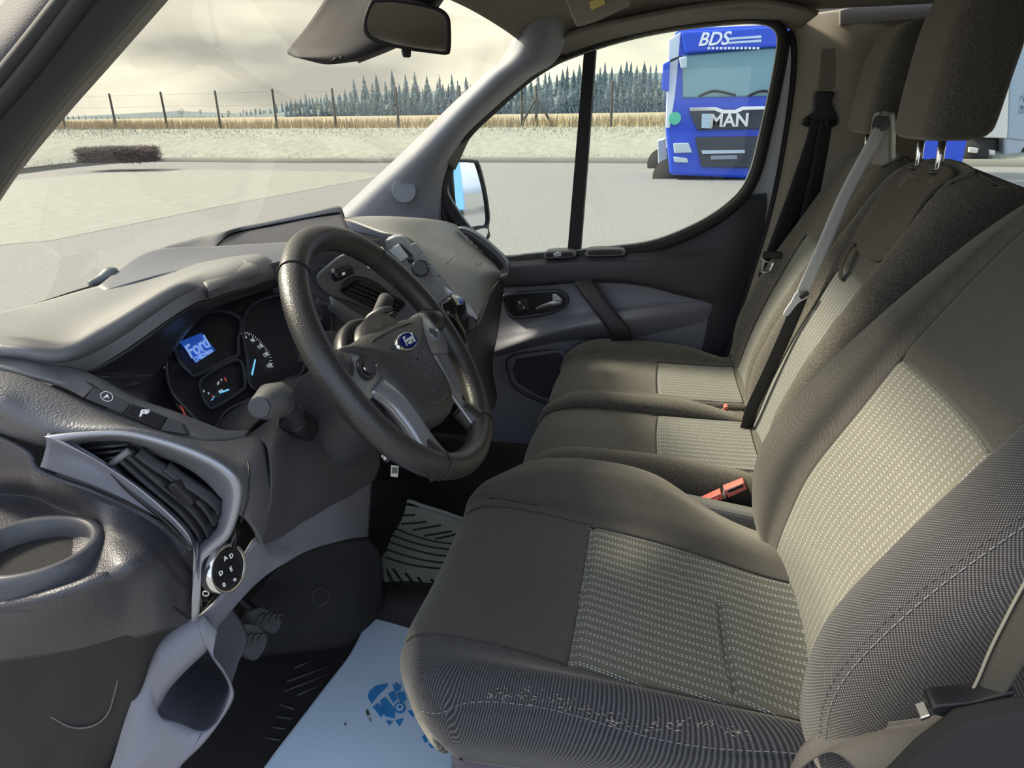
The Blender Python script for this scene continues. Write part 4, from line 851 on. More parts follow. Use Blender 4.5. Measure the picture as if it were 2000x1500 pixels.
# centre: top tray, its visor, vents, radio
dp('top_tray_face', [
    [(190, 566, .47), (292, 495, .64), (420, 485, .74), (570, 476, .86), (650, 472, .93), (700, 474, .95)],
    [(198, 568, .46), (310, 520, .58), (430, 503, .66), (540, 500, .72), (620, 495, .80), (700, 500, .84)],
    [(205, 572, .45), (330, 538, .53), (440, 520, .58), (540, 535, .62), (620, 525, .70), (700, 525, .76)]], plain('tray_face', (.105, .11, .13), .5, grain=1200, gs=.15), nu=50, solid=.004)
dp('tray_visor', [
    [(292, 495, .64), (330, 491, .67), (370, 488, .70), (412, 486, .735), (430, 472, .82), (452, 456, .93), (500, 443, 1.0), (600, 424, 1.08), (661, 414, 1.13), (664, 424, 1.14)],
    [(270, 508, .61), (320, 482, .68), (370, 468, .75), (400, 462, .82), (430, 455, .87), (460, 446, .95), (500, 437, 1.01), (600, 416, 1.09), (658, 404, 1.14), (668, 416, 1.16)],
    [(225, 548, .54), (300, 503, .70), (360, 477, .82), (400, 464, .90), (440, 452, .96), (480, 442, 1.02), (520, 434, 1.06), (600, 417, 1.12), (660, 405, 1.17), (672, 418, 1.18)],
    [(240, 560, .62), (330, 520, .80), (380, 500, .90), (430, 480, 1.0), (480, 465, 1.06), (520, 455, 1.1), (560, 450, 1.14), (620, 440, 1.18), (665, 430, 1.22), (675, 435, 1.24)]], dash_s, nu=80, nv=30, solid=.004)
dp('tray_recess', [
    [(405, 490, .735), (430, 474, .84), (455, 458, .95), (520, 443, 1.03), (600, 427, 1.09), (668, 418, 1.14)],
    [(405, 492, .74), (450, 486, .80), (500, 484, .86), (560, 480, .90), (620, 476, .94), (690, 470, .96)]], plain('recess_dark', (.04, .04, .05), .6), nu=40, solid=.003)
# dash centre fascia seen through the steering wheel
dp('centre_fascia', [
    [(520, 515, .60), (560, 505, .64), (620, 490, .70), (680, 478, .78), (740, 466, .88), (790, 462, .94)],
    [(530, 560, .62), (575, 545, .66), (625, 520, .71), (690, 505, .79), (750, 500, .88), (800, 500, .93)],
    [(545, 640, .64), (600, 610, .68), (660, 590, .74), (720, 570, .81), (790, 560, .88), (850, 560, .93)],
    [(560, 720, .60), (610, 690, .66), (670, 680, .73), (740, 660, .80), (820, 640, .87), (900, 620, .92)],
    [(600, 790, .58), (650, 780, .64), (710, 770, .72), (780, 740, .80), (850, 710, .86), (915, 680, .90)],
    [(650, 900, .60), (700, 890, .66), (760, 880, .73), (820, 860, .79), (870, 800, .84), (930, 760, .88)]], dash_m, nu=70, nv=50, solid=.004)
def fx(px, off=0): return .60 + (px - 540) * .0012 + off
VP_ = [(618, 545), (640, 520), (672, 498), (730, 485), (770, 520), (800, 570), (825, 620), (822, 640), (800, 632), (740, 612), (690, 592), (640, 575)]
def fp(l, off): return [P(a, b, x=fx(a, off)) for a, b in l]
cv = prism('centre_vent_panel', arc(fp(VP_, -.030), 60, True), V((.012, .008, 0)), dash_s, dash, .003)
cvi = [(667, 560), (680, 545), (700, 540), (735, 552), (775, 585), (815, 625), (800, 628), (750, 612), (700, 590), (668, 572)]
prism('vent_opening', arc(fp(cvi, -.034), 50, True), V((.006, .002, 0)), black, cv, .001)
for k in range(4):
    t = k / 3.5; q = [(668 + 30 * t + 4, 566 - 20 * t + 2), (715 + 24 * t, 585 - 22 * t), (765 + 22 * t, 608 - 20 * t), (802 + 8 * t, 626 - 8 * t)]
    ribbon('louvre', fp(q, -.038), .010, [V((1, -.2, .4))] * 4, MATS['louvre_black'], cv, th=.003)
prism('vent_tab', fp([(742, 573), (765, 586), (763, 593), (742, 581)], -.045), V((.005, 0, 0)), dash_s, cv, .001)
prism('thumbwheel_plate', arc(fp([(648, 535), (668, 522), (688, 522), (686, 532), (664, 548), (650, 545)], -.036), 24, True), V((.004, 0, 0)), dash_k, cv, .001)
tube('thumbwheel', fp([(653, 541), (668, 534), (684, 527)], -.037), .009, black, cv, n=20)
prism('dial_marker', fp([(668, 533), (673, 531), (674, 536), (669, 538)], -.049), V((.001, 0, 0)), wtx, cv, 0)
text('vent_icon', 'L1', P(651, 529, x=fx(651, -.034)), V((1, -.2, 0)), V((0, .2, 1)), .009, wtx, cv)
# lower silver-edged strip and key switch zone below the vent
dp('fascia_strip', [[(642, 580, .66), (700, 615, .72), (760, 640, .78)], [(645, 592, .655), (700, 628, .715), (760, 655, .775)], [(640, 600, .66), (690, 640, .71), (740, 668, .76)]], dash_s, nu=20, solid=.004)
dp('column_top_cover', [[(618, 655, .52), (650, 650, .58), (690, 690, .62)], [(625, 680, .50), (655, 690, .55), (690, 710, .60)], [(640, 710, .50), (660, 720, .54), (690, 730, .58)]], dash_k, nu=20, solid=.004)
# radio
RD = [(741, 477), (760, 466), (777, 460), (795, 466), (828, 508), (862, 552), (890, 592), (902, 614), (893, 618), (870, 598), (835, 585), (800, 548), (765, 508)]
def rp(l, off): return [P(a, b, x=.90 + off) for a, b in l]
rad = prism('radio_panel', arc(rp(RD, -.012), 70, True), V((.02, .01, 0)), plain('radio_silver', (.30, .30, .30), .35, metal=.3), dash, .004)
prism('radio_display', rp([(759, 490), (780, 476), (803, 497), (783, 512)], -.016), V((.004, .002, 0)), plain('lcd', (.5, .52, .5), .2), rad, .001)
prism('display_border', rp([(778, 475), (784, 478), (806, 499), (800, 503)], -.018), V((.004, .002, 0)), black, rad, .0005)
prism('cd_button', rp([(795, 508), (804, 504), (808, 511), (799, 515)], -.016), V((.004, .002, 0)), black, rad, .0005)
kn2 = V((-.85, -.45, .3)).normalized(); kc2 = P(819, 525, x=.885)
prism('volume_knob', disc(kc2, kn2, V((0, 0, 1)), .017, 36), kn2 * .018, plain('knob_black', (.03, .03, .032), .3), rad, .003)
for l in ([(802, 478), (812, 474), (826, 494), (816, 499)], [(818, 500), (829, 496), (842, 514), (832, 520)], [(834, 523), (845, 518), (858, 538), (848, 543)], [(850, 546), (861, 542), (872, 558), (862, 564)], [(808, 552), (820, 548), (832, 563), (818, 566)], [(836, 562), (850, 556), (866, 576), (852, 580)], [(826, 540), (836, 536), (846, 550), (836, 554)]):
    prism('radio_button', rp(l, -.016), V((.004, .002, 0)), plain('radio_button', (.22, .22, .22), .35), rad, .001)
# gloss black pod with gear lever side
dp('gloss_pod', [[(862, 590, .86), (885, 578, .90), (905, 590, .93), (912, 620, .94)], [(862, 600, .84), (885, 590, .865), (905, 605, .90), (913, 635, .92)], [(870, 620, .84), (888, 620, .85), (903, 640, .88), (908, 665, .90)], [(880, 640, .87), (892, 650, .87), (902, 668, .89), (905, 690, .90)]], gloss, nu=24, solid=.004)
dp('silver_surround', [[(830, 540, .92), (870, 570, .92), (905, 600, .93), (925, 632, .935)], [(840, 535, .925), (885, 570, .925), (918, 598, .935), (935, 622, .94)]], silver, nu=24, solid=.004)
kc3 = P(916, 632, x=.93); prism('heater_dial', disc(kc3, V((-.9, -.4, .1)), V((0, 0, 1)), .016, 36), V((-.012, -.006, .002)), black, dash, .003)
# passenger airbag face
pf_m = plain('airbag_face', (.21, .21, .20), .42, grain=1000, gs=.2)
dp('passenger_fascia', [
    [(664, 431, 1.12), (700, 427, 1.22), (760, 426, 1.36), (830, 430, 1.5), (880, 438, 1.62), (905, 452, 1.68)],
    [(690, 436, 1.04), (730, 434, 1.14), (785, 434, 1.30), (840, 438, 1.46), (885, 448, 1.60), (910, 462, 1.66)],
    [(745, 456, .96), (775, 455, 1.08), (820, 457, 1.26), (865, 462, 1.42), (900, 470, 1.55), (925, 478, 1.63)],
    [(795, 468, .95), (820, 478, 1.06), (855, 488, 1.22), (890, 490, 1.38), (920, 492, 1.50), (945, 500, 1.6)],
    [(830, 510, .95), (860, 515, 1.05), (890, 517, 1.20), (918, 516, 1.36), (945, 516, 1.48), (965, 520, 1.57)],
    [(865, 553, .95), (890, 548, 1.05), (912, 542, 1.20), (935, 536, 1.34), (958, 532, 1.45), (975, 536, 1.54)],
    [(900, 597, .94), (915, 585, 1.04), (930, 572, 1.18), (943, 562, 1.32), (955, 555, 1.42), (962, 552, 1.50)],
    [(926, 634, .93), (934, 618, 1.02), (942, 600, 1.14), (948, 585, 1.28), (955, 570, 1.40), (960, 560, 1.48)]], pf_m, nu=70, nv=60, solid=.005)
tube('airbag_tear_line', [P(a, b, x=c) + V((-.004, -.003, .003)) for a, b, c in ((868, 520, 1.08), (885, 503, 1.12), (902, 485, 1.24))], .001, plain('tear_line', (.09, .09, .088), .5), dash, n=5)
text('airbag_mark', '[o]', P(933, 518, x=1.38) + V((-.006, -.004, .003)), V((.5, -.8, 0)), V((0, .3, 1)), .014, plain('mark_grey', (.09, .09, .09), .5), dash)
dp('glovebox_side', [
    [(905, 640, .90), (930, 632, 1.0), (945, 600, 1.2), (955, 572, 1.42), (975, 545, 1.6), (985, 540, 1.66)],
    [(915, 700, .90), (930, 690, 1.0), (945, 670, 1.2), (955, 650, 1.42), (965, 640, 1.6), (972, 640, 1.66)],
    [(930, 770, .90), (935, 750, 1.0), (945, 735, 1.2), (952, 725, 1.42), (958, 715, 1.6), (960, 710, 1.66)],
    [(950, 800, 1.0), (960, 800, 1.1), (965, 790, 1.25), (968, 780, 1.42), (968, 770, 1.6), (968, 770, 1.66)]], dash_k, nu=40, nv=30, solid=.004)
prism('dash_end_pad', arc(T([(915, 655, 1.66), (940, 650, 1.66), (955, 672, 1.66), (955, 690, 1.66), (935, 700, 1.66), (918, 690, 1.66)]), 30, True), V((.02, 0, 0)), dash_k, dash, .005)
# far air vent
FV = [(893, 444), (912, 447), (938, 462), (962, 482), (985, 504), (994, 522), (990, 538), (970, 545), (960, 540), (964, 524), (948, 500), (925, 475), (903, 456)]
fvm = prism('far_vent', arc([P(a, b, x=1.60) for a, b in FV], 60, True), V((.03, 0, 0)), plain('far_vent_grey', (.12, .12, .13), .4), dash, .004)
fi = [(905, 456), (918, 460), (945, 480), (968, 500), (982, 518), (978, 528), (968, 520), (950, 498), (925, 474)]
prism('vent_opening', arc([P(a, b, x=1.595) for a, b in fi], 40, True), V((.004, 0, 0)), black, fvm, .001)
for k in range(7):
    a = 912 + k * 9.5; b = 460 + k * 8.8
    ribbon('louvre', [P(a, b, x=1.59), P(a + 8 - k, b + 10, x=1.59)], .008, [V((1, .1, .3))] * 2, dash_k, fvm, th=.002)
tube('far_vent_edge', [P(a, b, x=1.595) for a, b in ((897, 445), (915, 449), (940, 463), (964, 483), (986, 506), (992, 522))], .003, silver, fvm, n=8)
prism('far_vent_clip', [P(a, b, x=1.59) for a, b in ((963, 541), (992, 533), (991, 538), (964, 547))], V((.006, 0, 0)), silver2, fvm, .001)
# ------------------------------------------------------------------ steering column, stalks
WC = V((.452, .355, 1.435)); th_ = math.radians(55); _a = V((math.cos(.048), math.sin(.048), 0)); _f = V((-math.sin(.048), math.cos(.048), 0))
_b = _f * math.cos(th_) + V((0, 0, math.sin(th_))); WN = _a.cross(_b); tw_ = math.radians(-8)      # wheel turned a little to the right
WA = _a * math.cos(tw_) + _b * math.sin(tw_); WB = _b * math.cos(tw_) - _a * math.sin(tw_)
def W(a, b, c=0): return WC + WA * a + WB * b + WN * c
col = thing('steering_column', 'dark steering column cowl with indicator stalk behind the steering wheel', 'steering column', W(0, 0, -.10))
cowl = []
for c, sa, sb, ob in ((-.045, .075, .062, -.012), (-.05, .088, .075, -.014), (-.10, .092, .078, -.02), (-.17, .088, .075, -.03), (-.26, .08, .07, -.05)):
    cowl.append([W(sa * math.cos(t), ob + sb * math.sin(t), c) for t in [2 * math.pi * i / 16 for i in range(16)]])
loft('cowl', cowl, dash_k, col, nu=48, nv=24, closed=True, cap=True)
loft('cowl_ring', [[W(r * math.cos(t), -.012 + r * .9 * math.sin(t), c) for t in [2 * math.pi * i / 16 for i in range(16)]] for r, c in ((.085, -.06), (.095, -.05), (.095, -.03), (.07, -.025))], black, col, nu=48, nv=10, closed=True)
sk = thing('stalk', 'x', 'x') if 0 else None
stk = tube('indicator_stalk', T([(585, 835, .33), (577, 822, .30), (566, 800, .26), (548, 786, .22)]), [.012, .014, .011, .016], dash_k, col, n=20)
tube('stalk_boot', T([(590, 838, .335), (577, 824, .305), (572, 818, .295)]), [.022, .021, .017], black, stk, n=20)
tip = T([(556, 782, .245), (545, 777, .235), (530, 785, .20), (516, 792, .178), (508, 795, .168)])
tube('stalk_tip', tip, [.010, .019, .021, .016, .012], plain('stalk_grey', (.10, .10, .10), .4), stk, n=8)
prism('stalk_cap', disc(tip[-1], tip[-1] - tip[-3], V((0, 0, 1)), .012, 24), (tip[-1] - tip[-3]).normalized() * .004, plain('stalk_cap_grey', (.05, .05, .052), .3), stk, .001)
text('stalk_icon', '*', P(563, 785, x=.225), V((.5, -.8, 0)), V((0, .2, 1)), .02, wtx, stk)
prism('column_side_plate', T([(563, 832, .30), (612, 840, .34), (607, 848, .34), (577, 866, .29), (560, 842, .29)]), V((.006, .004, 0)), dash_k, col, .001)
tube('audio_remote', [W(-.075, -.045, -.055), W(-.10, -.085, -.05), W(-.105, -.12, -.05)], [.012, .014, .01], gloss, col, n=14)
text('remote_marks', 'SRC', W(-.122, -.11, -.045), WA, WB, .011, wtx, col)
wst = tube('wiper_stalk', [W(.07, .05, -.06), W(.12, .075, -.05), W(.165, .09, -.045)], [.011, .010, .014], dash_k, col, n=14)
tube('cruise_lever', T([(712, 632, .55), (724, 620, .555), (745, 608, .56), (766, 602, .57)]), [.004, .007, .007, .004], plain('lever_grey', (.06, .06, .06), .4), col, n=10)
prism('lever_plate', arc(T([(710, 648, .56), (735, 625, .56), (765, 610, .575), (772, 614, .575), (760, 634, .57), (735, 657, .56)]), 24, True), V((.008, 0, 0)), black, col, .002)
tag_ = mesh('barcode_label', [P(a, b, x=.5) for a, b in ((764, 908), (779, 910), (777, 932), (763, 930))], [(0, 1, 2, 3)], plain('label_white', (.75, .75, .72), .6), col, solid=.0006, smooth=False)
for k in range(6): mesh('barcode_bar', [P(a, b, x=.498) for a, b in ((766 + k * 1.9, 913), (767 + k * 1.9, 913), (766.4 + k * 1.9, 925), (765.4 + k * 1.9, 925))], [(0, 1, 2, 3)], black, tag_, solid=.0003, smooth=False)
# ------------------------------------------------------------------ steering wheel
sw = thing('steering_wheel', 'worn black leather steering wheel with silver spokes and an oval badge on the hub', 'steering wheel', tuple(WC))
R_ = .194
def rimseg(name, a0, a1, m, r=.0188, closed=False, n=40):
    q = []
    for i in range(n if closed else n + 1):
        t = math.radians(a0 + (a1 - a0) * i / n); rr = R_ * (1 - .035 * max(0, -math.sin(t)) ** 3); q.append(W(rr * math.cos(t), rr * math.sin(t), 0))
    return tube(name, q, r, m, sw, n=28, k=len(q) * 2, closed=closed, cap=False, up=WN)
rim = rimseg('rim', 0, 360, leather, closed=True, n=60)
def fat(t, w_=22):
    return 0
for a0 in (50, 130, 238, 302):
    rr = R_; p = math.radians(a0); t1 = W(rr * math.cos(p), rr * math.sin(p), 0); rad_ = (t1 - WC).normalized()
    cs = [t1 * 1.0 + rad_ * math.cos(k * math.pi / 12) * .0195 + WN * math.sin(k * math.pi / 12) * .0195 for k in range(24)]
    if a0 > 200: cs = [c - rad_ * R_ * .035 * max(0, -math.sin(p)) ** 3 for c in cs]
    tube('rim_seam', cs, .0011, black, rim, n=6, closed=True, k=48)
# stitching on the inner side of the rim
stm = plain('stitching', (.05, .045, .04), .7)
vs = []; fs = []
for k in range(230):
    t = 2 * math.pi * k / 230; rr = (R_ - .0182) * (1 - .035 * max(0, -math.sin(t)) ** 3)
    for s_ in (-1, 1):
        a = W(rr * math.cos(t), rr * math.sin(t), -.002 + .004 * s_); b = W(rr * math.cos(t + .012), rr * math.sin(t + .012), -.002); d_ = WN * .001; e = (a - WC).normalized() * -.0012
        i0 = len(vs); vs += [a - d_, a + d_, b + d_ + e, b - d_ + e]; fs.append((i0, i0 + 1, i0 + 2, i0 + 3))
mesh('rim_stitching', vs, fs, stm, rim, solid=.0008)
def wl_(name, rows, m, parent=sw, **k): return loft(name, [[W(*p) for p in r] for r in rows], m, parent, **k)
# hub pad
PH = [(.05, .042), (.10, .038), (.140, .038), (.120, .018), (.097, -.008), (.086, -.034), (.079, -.07), (.062, -.104), (.032, -.119)]
PO = [(0, .043)] + PH + [(0, -.122)] + [(-a, b) for a, b in reversed(PH)]
def sc(l, k, cy=-.025, kx=None): return [((kx or k) * a, cy + (b - cy) * k) for a, b in l]
hub = ringmesh('hub_pad', [[W(a, b, -.04) for a, b in sc(PO, .95)], [W(a, b, -.008) for a, b in sc(PO, 1.0)], [W(a, b, .001) for a, b in sc(PO, .97)], [W(a, b, .009) for a, b in sc(PO, .86)], [W(a, b, .014) for a, b in sc(PO, .6)], [W(a, b, .016) for a, b in sc(PO, .3)], [W(a, b, .0165) for a, b in sc(PO, .02)]], airbag, sw, n=120)
IN = [(-.086, .022), (-.03, .030), (.03, .030), (.086, .022), (.068, -.018), (.050, -.062), (.034, -.088), (0, -.094), (-.034, -.088), (-.050, -.062), (-.068, -.018)]
tube('pad_line', [W(a, b, .0095 + .003 * (1 - abs(a) / .09)) for a, b in IN], .0009, plain('pad_line_grey', (.09, .09, .09), .4), hub, n=6, closed=True, k=100)
badge = ringmesh('badge', [[W(.0 + .030 * k * math.cos(t), .004 + .0125 * k * math.sin(t), c) for t in [2 * math.pi * i / 20 for i in range(20)]] for k, c in ((1.12, .012), (1.12, .019), (1.0, .021), (.94, .0205))], chrome, hub, n=48)
prism('badge_face', [W(.0285 * math.cos(t), .004 + .0118 * math.sin(t), .0207) for t in [2 * math.pi * i / 40 for i in range(40)]], WN * .001, plain('badge_blue', (.008, .02, .14), .6, spec=.05), badge, 0)
text('badge_lettering', 'Ford', W(0, .004, .0224), WA, WB, .019, plain('badge_silver', (.75, .77, .8), .25, metal=.4), badge, shear=.35, bold=.0005)
for s_ in (-1, 1): prism('horn_mark', [W(s_ * .042 - .006, 0.003, .0155), W(s_ * .042 + .006, 0.003, .0155), W(s_ * .042 + .006, 0.005, .0155), W(s_ * .042 - .006, 0.005, .0155)], WN * .0012, black, hub, 0)
text('airbag_lettering', 'AIRBAG', W(0, -.075, .0145), WA, WB, .009, plain('embossed', (.085, .085, .085), .4), hub)
prism('lettering_line', [W(a, b, .0138) for a, b in ((-.012, -.083), (.012, -.083), (.012, -.0845), (-.012, -.0845))], WN * .001, MATS['embossed'], hub, 0)
for s_ in (-1, 1):
    S = lambda l: [[(s_ * a, b, c) for a, b, c in r] for r in l]
    # silver switch carrier beside the pad
    wl_('spoke_cover', S([[(.10, .034, -.006), (.125, .036, -.004), (.15, .034, -.004), (.176, .032, -.006)], [(.092, .018, .0), (.12, .020, .004), (.148, .016, .003), (.178, .010, -.004)], [(.080, -.006, .0), (.11, -.010, .004), (.14, -.014, .002), (.176, -.018, -.005)], [(.076, -.026, -.006), (.10, -.030, -.003), (.13, -.036, -.005), (.168, -.042, -.010)]]), silver, nu=24, nv=20, solid=.006)
    sp = prism('spoke_switch', arc([W(s_ * a, b, .0045) for a, b in ((.102, .004), (.112, .014), (.130, .013), (.144, .000), (.142, -.012), (.130, -.017), (.108, -.011))], 36, True), WN * .004, black, sw, .0012)
    prism('switch_rocker', arc([W(s_ * a, b, .0082) for a, b in ((.110, .002), (.120, .008), (.134, .000), (.134, -.007), (.122, -.011))], 24, True), WN * .003, dash_k, sp, .001)
    for s2, a, b in (('-', .107, -.004), ('+', .138, -.002)): text('switch_icon', s2, W(s_ * a, b, .0118), WA, WB, .009, wtx, sp)
    # lower spoke: silver blade then leather root at the rim
    wl_('lower_spoke', S([[(.080, -.020, -.006), (.074, -.055, -.002), (.070, -.09, -.002), (.072, -.125, -.002), (.070, -.155, .0)], [(.100, -.024, -.002), (.090, -.055, .002), (.084, -.09, .002), (.084, -.125, .0), (.086, -.154, .002)], [(.128, -.028, -.004), (.108, -.055, -.004), (.100, -.09, -.004), (.102, -.125, -.004), (.106, -.150, .0)], [(.122, -.022, -.012), (.104, -.05, -.012), (.096, -.09, -.012), (.098, -.125, -.012), (.106, -.148, -.012)]]), silver, nu=30, nv=20, solid=.005)
    tube('spoke_root', [W(s_ * .150, .020, -.010), W(s_ * .168, .018, -.006), W(s_ * .186, .014, -.002)], [.020, .024, .022], leather, sw, n=20)
    tube('spoke_root', [W(s_ * .088, -.125, -.012), W(s_ * .092, -.15, -.006), W(s_ * .096, -.172, -.002)], [.016, .020, .022], leather, sw, n=20)
tube('hub_core', [W(0, -.01, -.06), W(0, -.01, .0)], [.07, .075], black, sw, n=40)
# ------------------------------------------------------------------ seats: one smooth control surface cut into parts
def surface(ctrl, parts, parent, nu=110, nv=90, disp=None):
    """ctrl[v][u] points; parts = list of (name, material, test(s, t)); disp(s, t) inward offset in metres"""
    nV, nU = len(ctrl), len(ctrl[0])
    rows = [[ev(r, (nU - 1) * i / nu) for i in range(nu + 1)] for r in ctrl]
    g = [[None] * (nu + 1) for _ in range(nv + 1)]
    for i in range(nu + 1):
        c = [r[i] for r in rows]
        for j in range(nv + 1): g[j][i] = ev(c, (nV - 1) * j / nv)
    S = lambda i: (nU - 1) * i / nu
    Tt = lambda j: (nV - 1) * j / nv
    N_ = [[None] * (nu + 1) for _ in range(nv + 1)]
    for j in range(nv + 1):
        for i in range(nu + 1):
            a = g[j][min(i + 1, nu)] - g[j][max(i - 1, 0)]; b = g[min(j + 1, nv)][i] - g[max(j - 1, 0)][i]; N_[j][i] = b.cross(a).normalized()
    g0 = g
    if disp:
        g = [[g[j][i] + N_[j][i] * (.011 - disp(S(i), Tt(j))) for i in range(nu + 1)] for j in range(nv + 1)]
    # uv in metres: u measured across at mid rows from the middle, v along
    ui = nu // 2; uvs = [[(0, 0)] * (nu + 1) for _ in range(nv + 1)]
    jm = nv // 2
    ur = []
    for j in range(nv + 1):
        r = [0]
        for i in range(1, nu + 1): r.append(r[-1] + (g0[j][i] - g0[j][i - 1]).length)
        ur.append([q - r[nu // 2] for q in r])
    for i in range(nu + 1):
        v = 0
        for j in range(nv + 1):
            if j: v += (g0[j][i] - g0[j - 1][i]).length
            uvs[j][i] = (ur[j][i] + .5, v)
    buckets = [[] for _ in parts]
    for j in range(nv):
        for i in range(nu):
            s, t = S(i + .5), Tt(j + .5)
            for k, (nm, m, test) in enumerate(parts):
                if test(s, t): buckets[k].append((i, j)); break
    objs = []
    for (nm, m, test), bk in zip(parts, buckets):
        if not bk: continue
        idx = {}; vs = []; uv = []; fs = []; nn = []
        def vid(i, j):
            if (i, j) not in idx: idx[(i, j)] = len(vs); vs.append(g[j][i]); uv.append(uvs[j][i]); nn.append(N_[j][i])
            return idx[(i, j)]
        for i, j in bk: fs.append((vid(i, j), vid(i, j + 1), vid(i + 1, j + 1), vid(i + 1, j)))
        o = mesh(nm, vs, fs, m, parent, uv, solid=.0015, offs=-1); objs.append(o)
        # keep the true surface normals across part borders
        try: o.data.normals_split_custom_set_from_vertices([tuple(n) for n in nn])
        except Exception: pass
    return objs, g
def gau(x, w_): return math.exp(-(x / w_) ** 2)
dseat = thing('car_seat', 'worn charcoal cloth driver seat nearest the camera, with striped centre and torn bolster seam', 'seat', (.45, 0, .85))
# cushion: per station (y, list of (x, z)); u runs from the near hem over the top to the far hem
def crow(y, l): return [V((x, y + (yo[0] if yo else 0), z)) for x, z, *yo in l]
cush = [
    crow(.262, [(.215, .955, -.03), (.205, .965, -.02), (.225, .97), (.29, .965), (.45, .96), (.62, .965), (.67, .98), (.705, .99), (.735, .97, -.02), (.74, .94, -.03)]),
    crow(.305, [(.200, .985, -.07), (.195, 1.005, -.056), (.225, 1.012, -.024), (.29, 1.005), (.45, 1.00), (.62, 1.008), (.665, 1.02), (.70, 1.035, -.01), (.74, 1.01, -.03), (.745, .95, -.05)]),
    crow(.312, [(.190, .985, -.09), (.187, 1.02, -.07), (.22, 1.055, -.036), (.29, 1.045), (.45, 1.04), (.62, 1.05), (.662, 1.062), (.70, 1.075, -.022), (.745, 1.045, -.045), (.752, .95, -.07)]),
    crow(.275, [(.185, .98, -.07), (.180, 1.03, -.055), (.215, 1.074, -.03), (.285, 1.066), (.45, 1.062), (.63, 1.066), (.665, 1.078), (.70, 1.090, -.01), (.748, 1.07, -.03), (.755, .95, -.05)]),
    crow(.19, [(.185, .98), (.178, 1.035), (.215, 1.082), (.28, 1.066), (.45, 1.062), (.625, 1.066), (.655, 1.09), (.695, 1.118), (.752, 1.095), (.758, .95)]),
    crow(.082, [(.188, .98), (.178, 1.035), (.213, 1.084), (.268, 1.058), (.45, 1.050), (.607, 1.060), (.645, 1.092), (.69, 1.124), (.752, 1.10), (.758, .95)]),
    crow(-.02, [(.190, .98), (.180, 1.035), (.212, 1.080), (.252, 1.056), (.42, 1.046), (.585, 1.056), (.628, 1.082), (.68, 1.110), (.745, 1.085), (.755, .95)]),
    crow(-.12, [(.195, .985), (.183, 1.035), (.208, 1.074), (.240, 1.056), (.40, 1.046), (.55, 1.054), (.60, 1.068), (.665, 1.066), (.735, 1.03), (.75, .95)]),
    crow(-.20, [(.198, .985), (.188, 1.025), (.210, 1.064), (.232, 1.054), (.38, 1.046), (.515, 1.054), (.58, 1.055), (.655, 1.035), (.73, 1.00), (.745, .95)]),
    crow(-.28, [(.20, .985), (.19, 1.01), (.21, 1.045), (.23, 1.05), (.37, 1.05), (.50, 1.05), (.58, 1.045), (.65, 1.02), (.72, .99), (.74, .95)])]
def cdisp(s, t):
    d = .0045 * (gau(s - 3, .05) + gau(s - 5, .05)) * (1 if t > 1.2 else .4)
    if 3 <= s <= 5: d += .006 * gau(t - 5, .055)
    d += .004 * gau(s - 1.35 - .12 * math.sin(t * 1.7), .05) * (1 if t > 1 else 0)      # stitched hem seam
    d += .009 * gau(t - 7.05 - .35 * (s - 4) * (s - 4) * .3, .05) * (1 if 3.15 < s < 4.35 else 0)  # crease of the sagging centre
    d += .003 * gau(s - 4.55 + (t - 6.2) * .05, .03) * (1 if 6 < t < 6.9 else 0) + .002 * gau(t - 6.5, .04) * (1 if 4.4 < s < 4.9 else 0)
    d += .0013 * gau(s - 1.75, .25) * math.sin(t * 21 + 2 * math.sin(t * 3)) * gau(t - 5.6, 1.3)                  # puckers near the tear
    return d
surface(cush, [('seat_insert', ins, lambda s, t: 3 <= s < 5 and t >= 5), ('cushion_front', pf, lambda s, t: 3 <= s < 5), ('outer_bolster', pf_b, lambda s, t: s < 3), ('inner_bolster', pf, lambda s, t: True)], dseat, 180, 170, cdisp)
bolster_crest = [(2.0, t) for t in range(3, 9)]
# backrest
ZL = [(.985, -.245, -.30, .0), (1.05, -.236, -.225, .0), (1.13, -.249, -.205, .0), (1.21, -.272, -.215, .0), (1.32, -.328, -.275, .0), (1.42, -.38, -.350, .0), (1.50, -.428, -.415, .005), (1.57, -.472, -.472, .02), (1.625, -.512, -.525, .045), (1.655, -.56, -.58, .07)]
back = []
for i, (z, ys, yc, nr) in enumerate(ZL):
    tl = (z - 1.0) * .35
    back.append([V((.15 + nr, ys - .17, z - .03 + .02)), V((.125 + nr, ys - .09, z)), V((.13 + nr, yc - .035, z)), V((.185 + nr, yc, z)), V((.245 + nr * .7, ys + .012 + (yc - ys) * .5, z)), V((.285 + nr * .4, ys, z)), V((.44, ys - .012, z)), V((.605 - nr * .4, ys, z)), V((.645 - nr * .6, ys + (yc - ys) * .6 + .01, z)), V((.69 - nr, yc, z)), V((.728 - nr, yc - .03, z)), V((.735 - nr, ys - .09, z)), V((.71 - nr, ys - .17, z - .01))])
def bdisp(s, t):
    d = .005 * (gau(s - 5, .09) + gau(s - 7, .09))
    if 5 <= s <= 7: d += .004 * gau(t - 4.8, .06)
    d += .0035 * gau(s - 2.35, .06)
    return d
_, gb = surface(back, [('backrest_insert', ins_b, lambda s, t: 5 <= s < 7 and t < 4.8), ('backrest_top', pf, lambda s, t: 5 <= s < 7), ('backrest_outer_bolster', pf_b, lambda s, t: s < 5), ('backrest_inner_bolster', pf, lambda s, t: True)], dseat, 150, 130, bdisp)
mesh('backrest_cap', [gb[-1][i] for i in range(0, 151, 5)] , [tuple(range(31))], pf, dseat, solid=.004)
box('backrest_shell', (.43, -.52, 1.30), (.50, .10, .62), dash_k, dseat, Matrix.Rotation(.38, 3, 'X'), .03, 3)
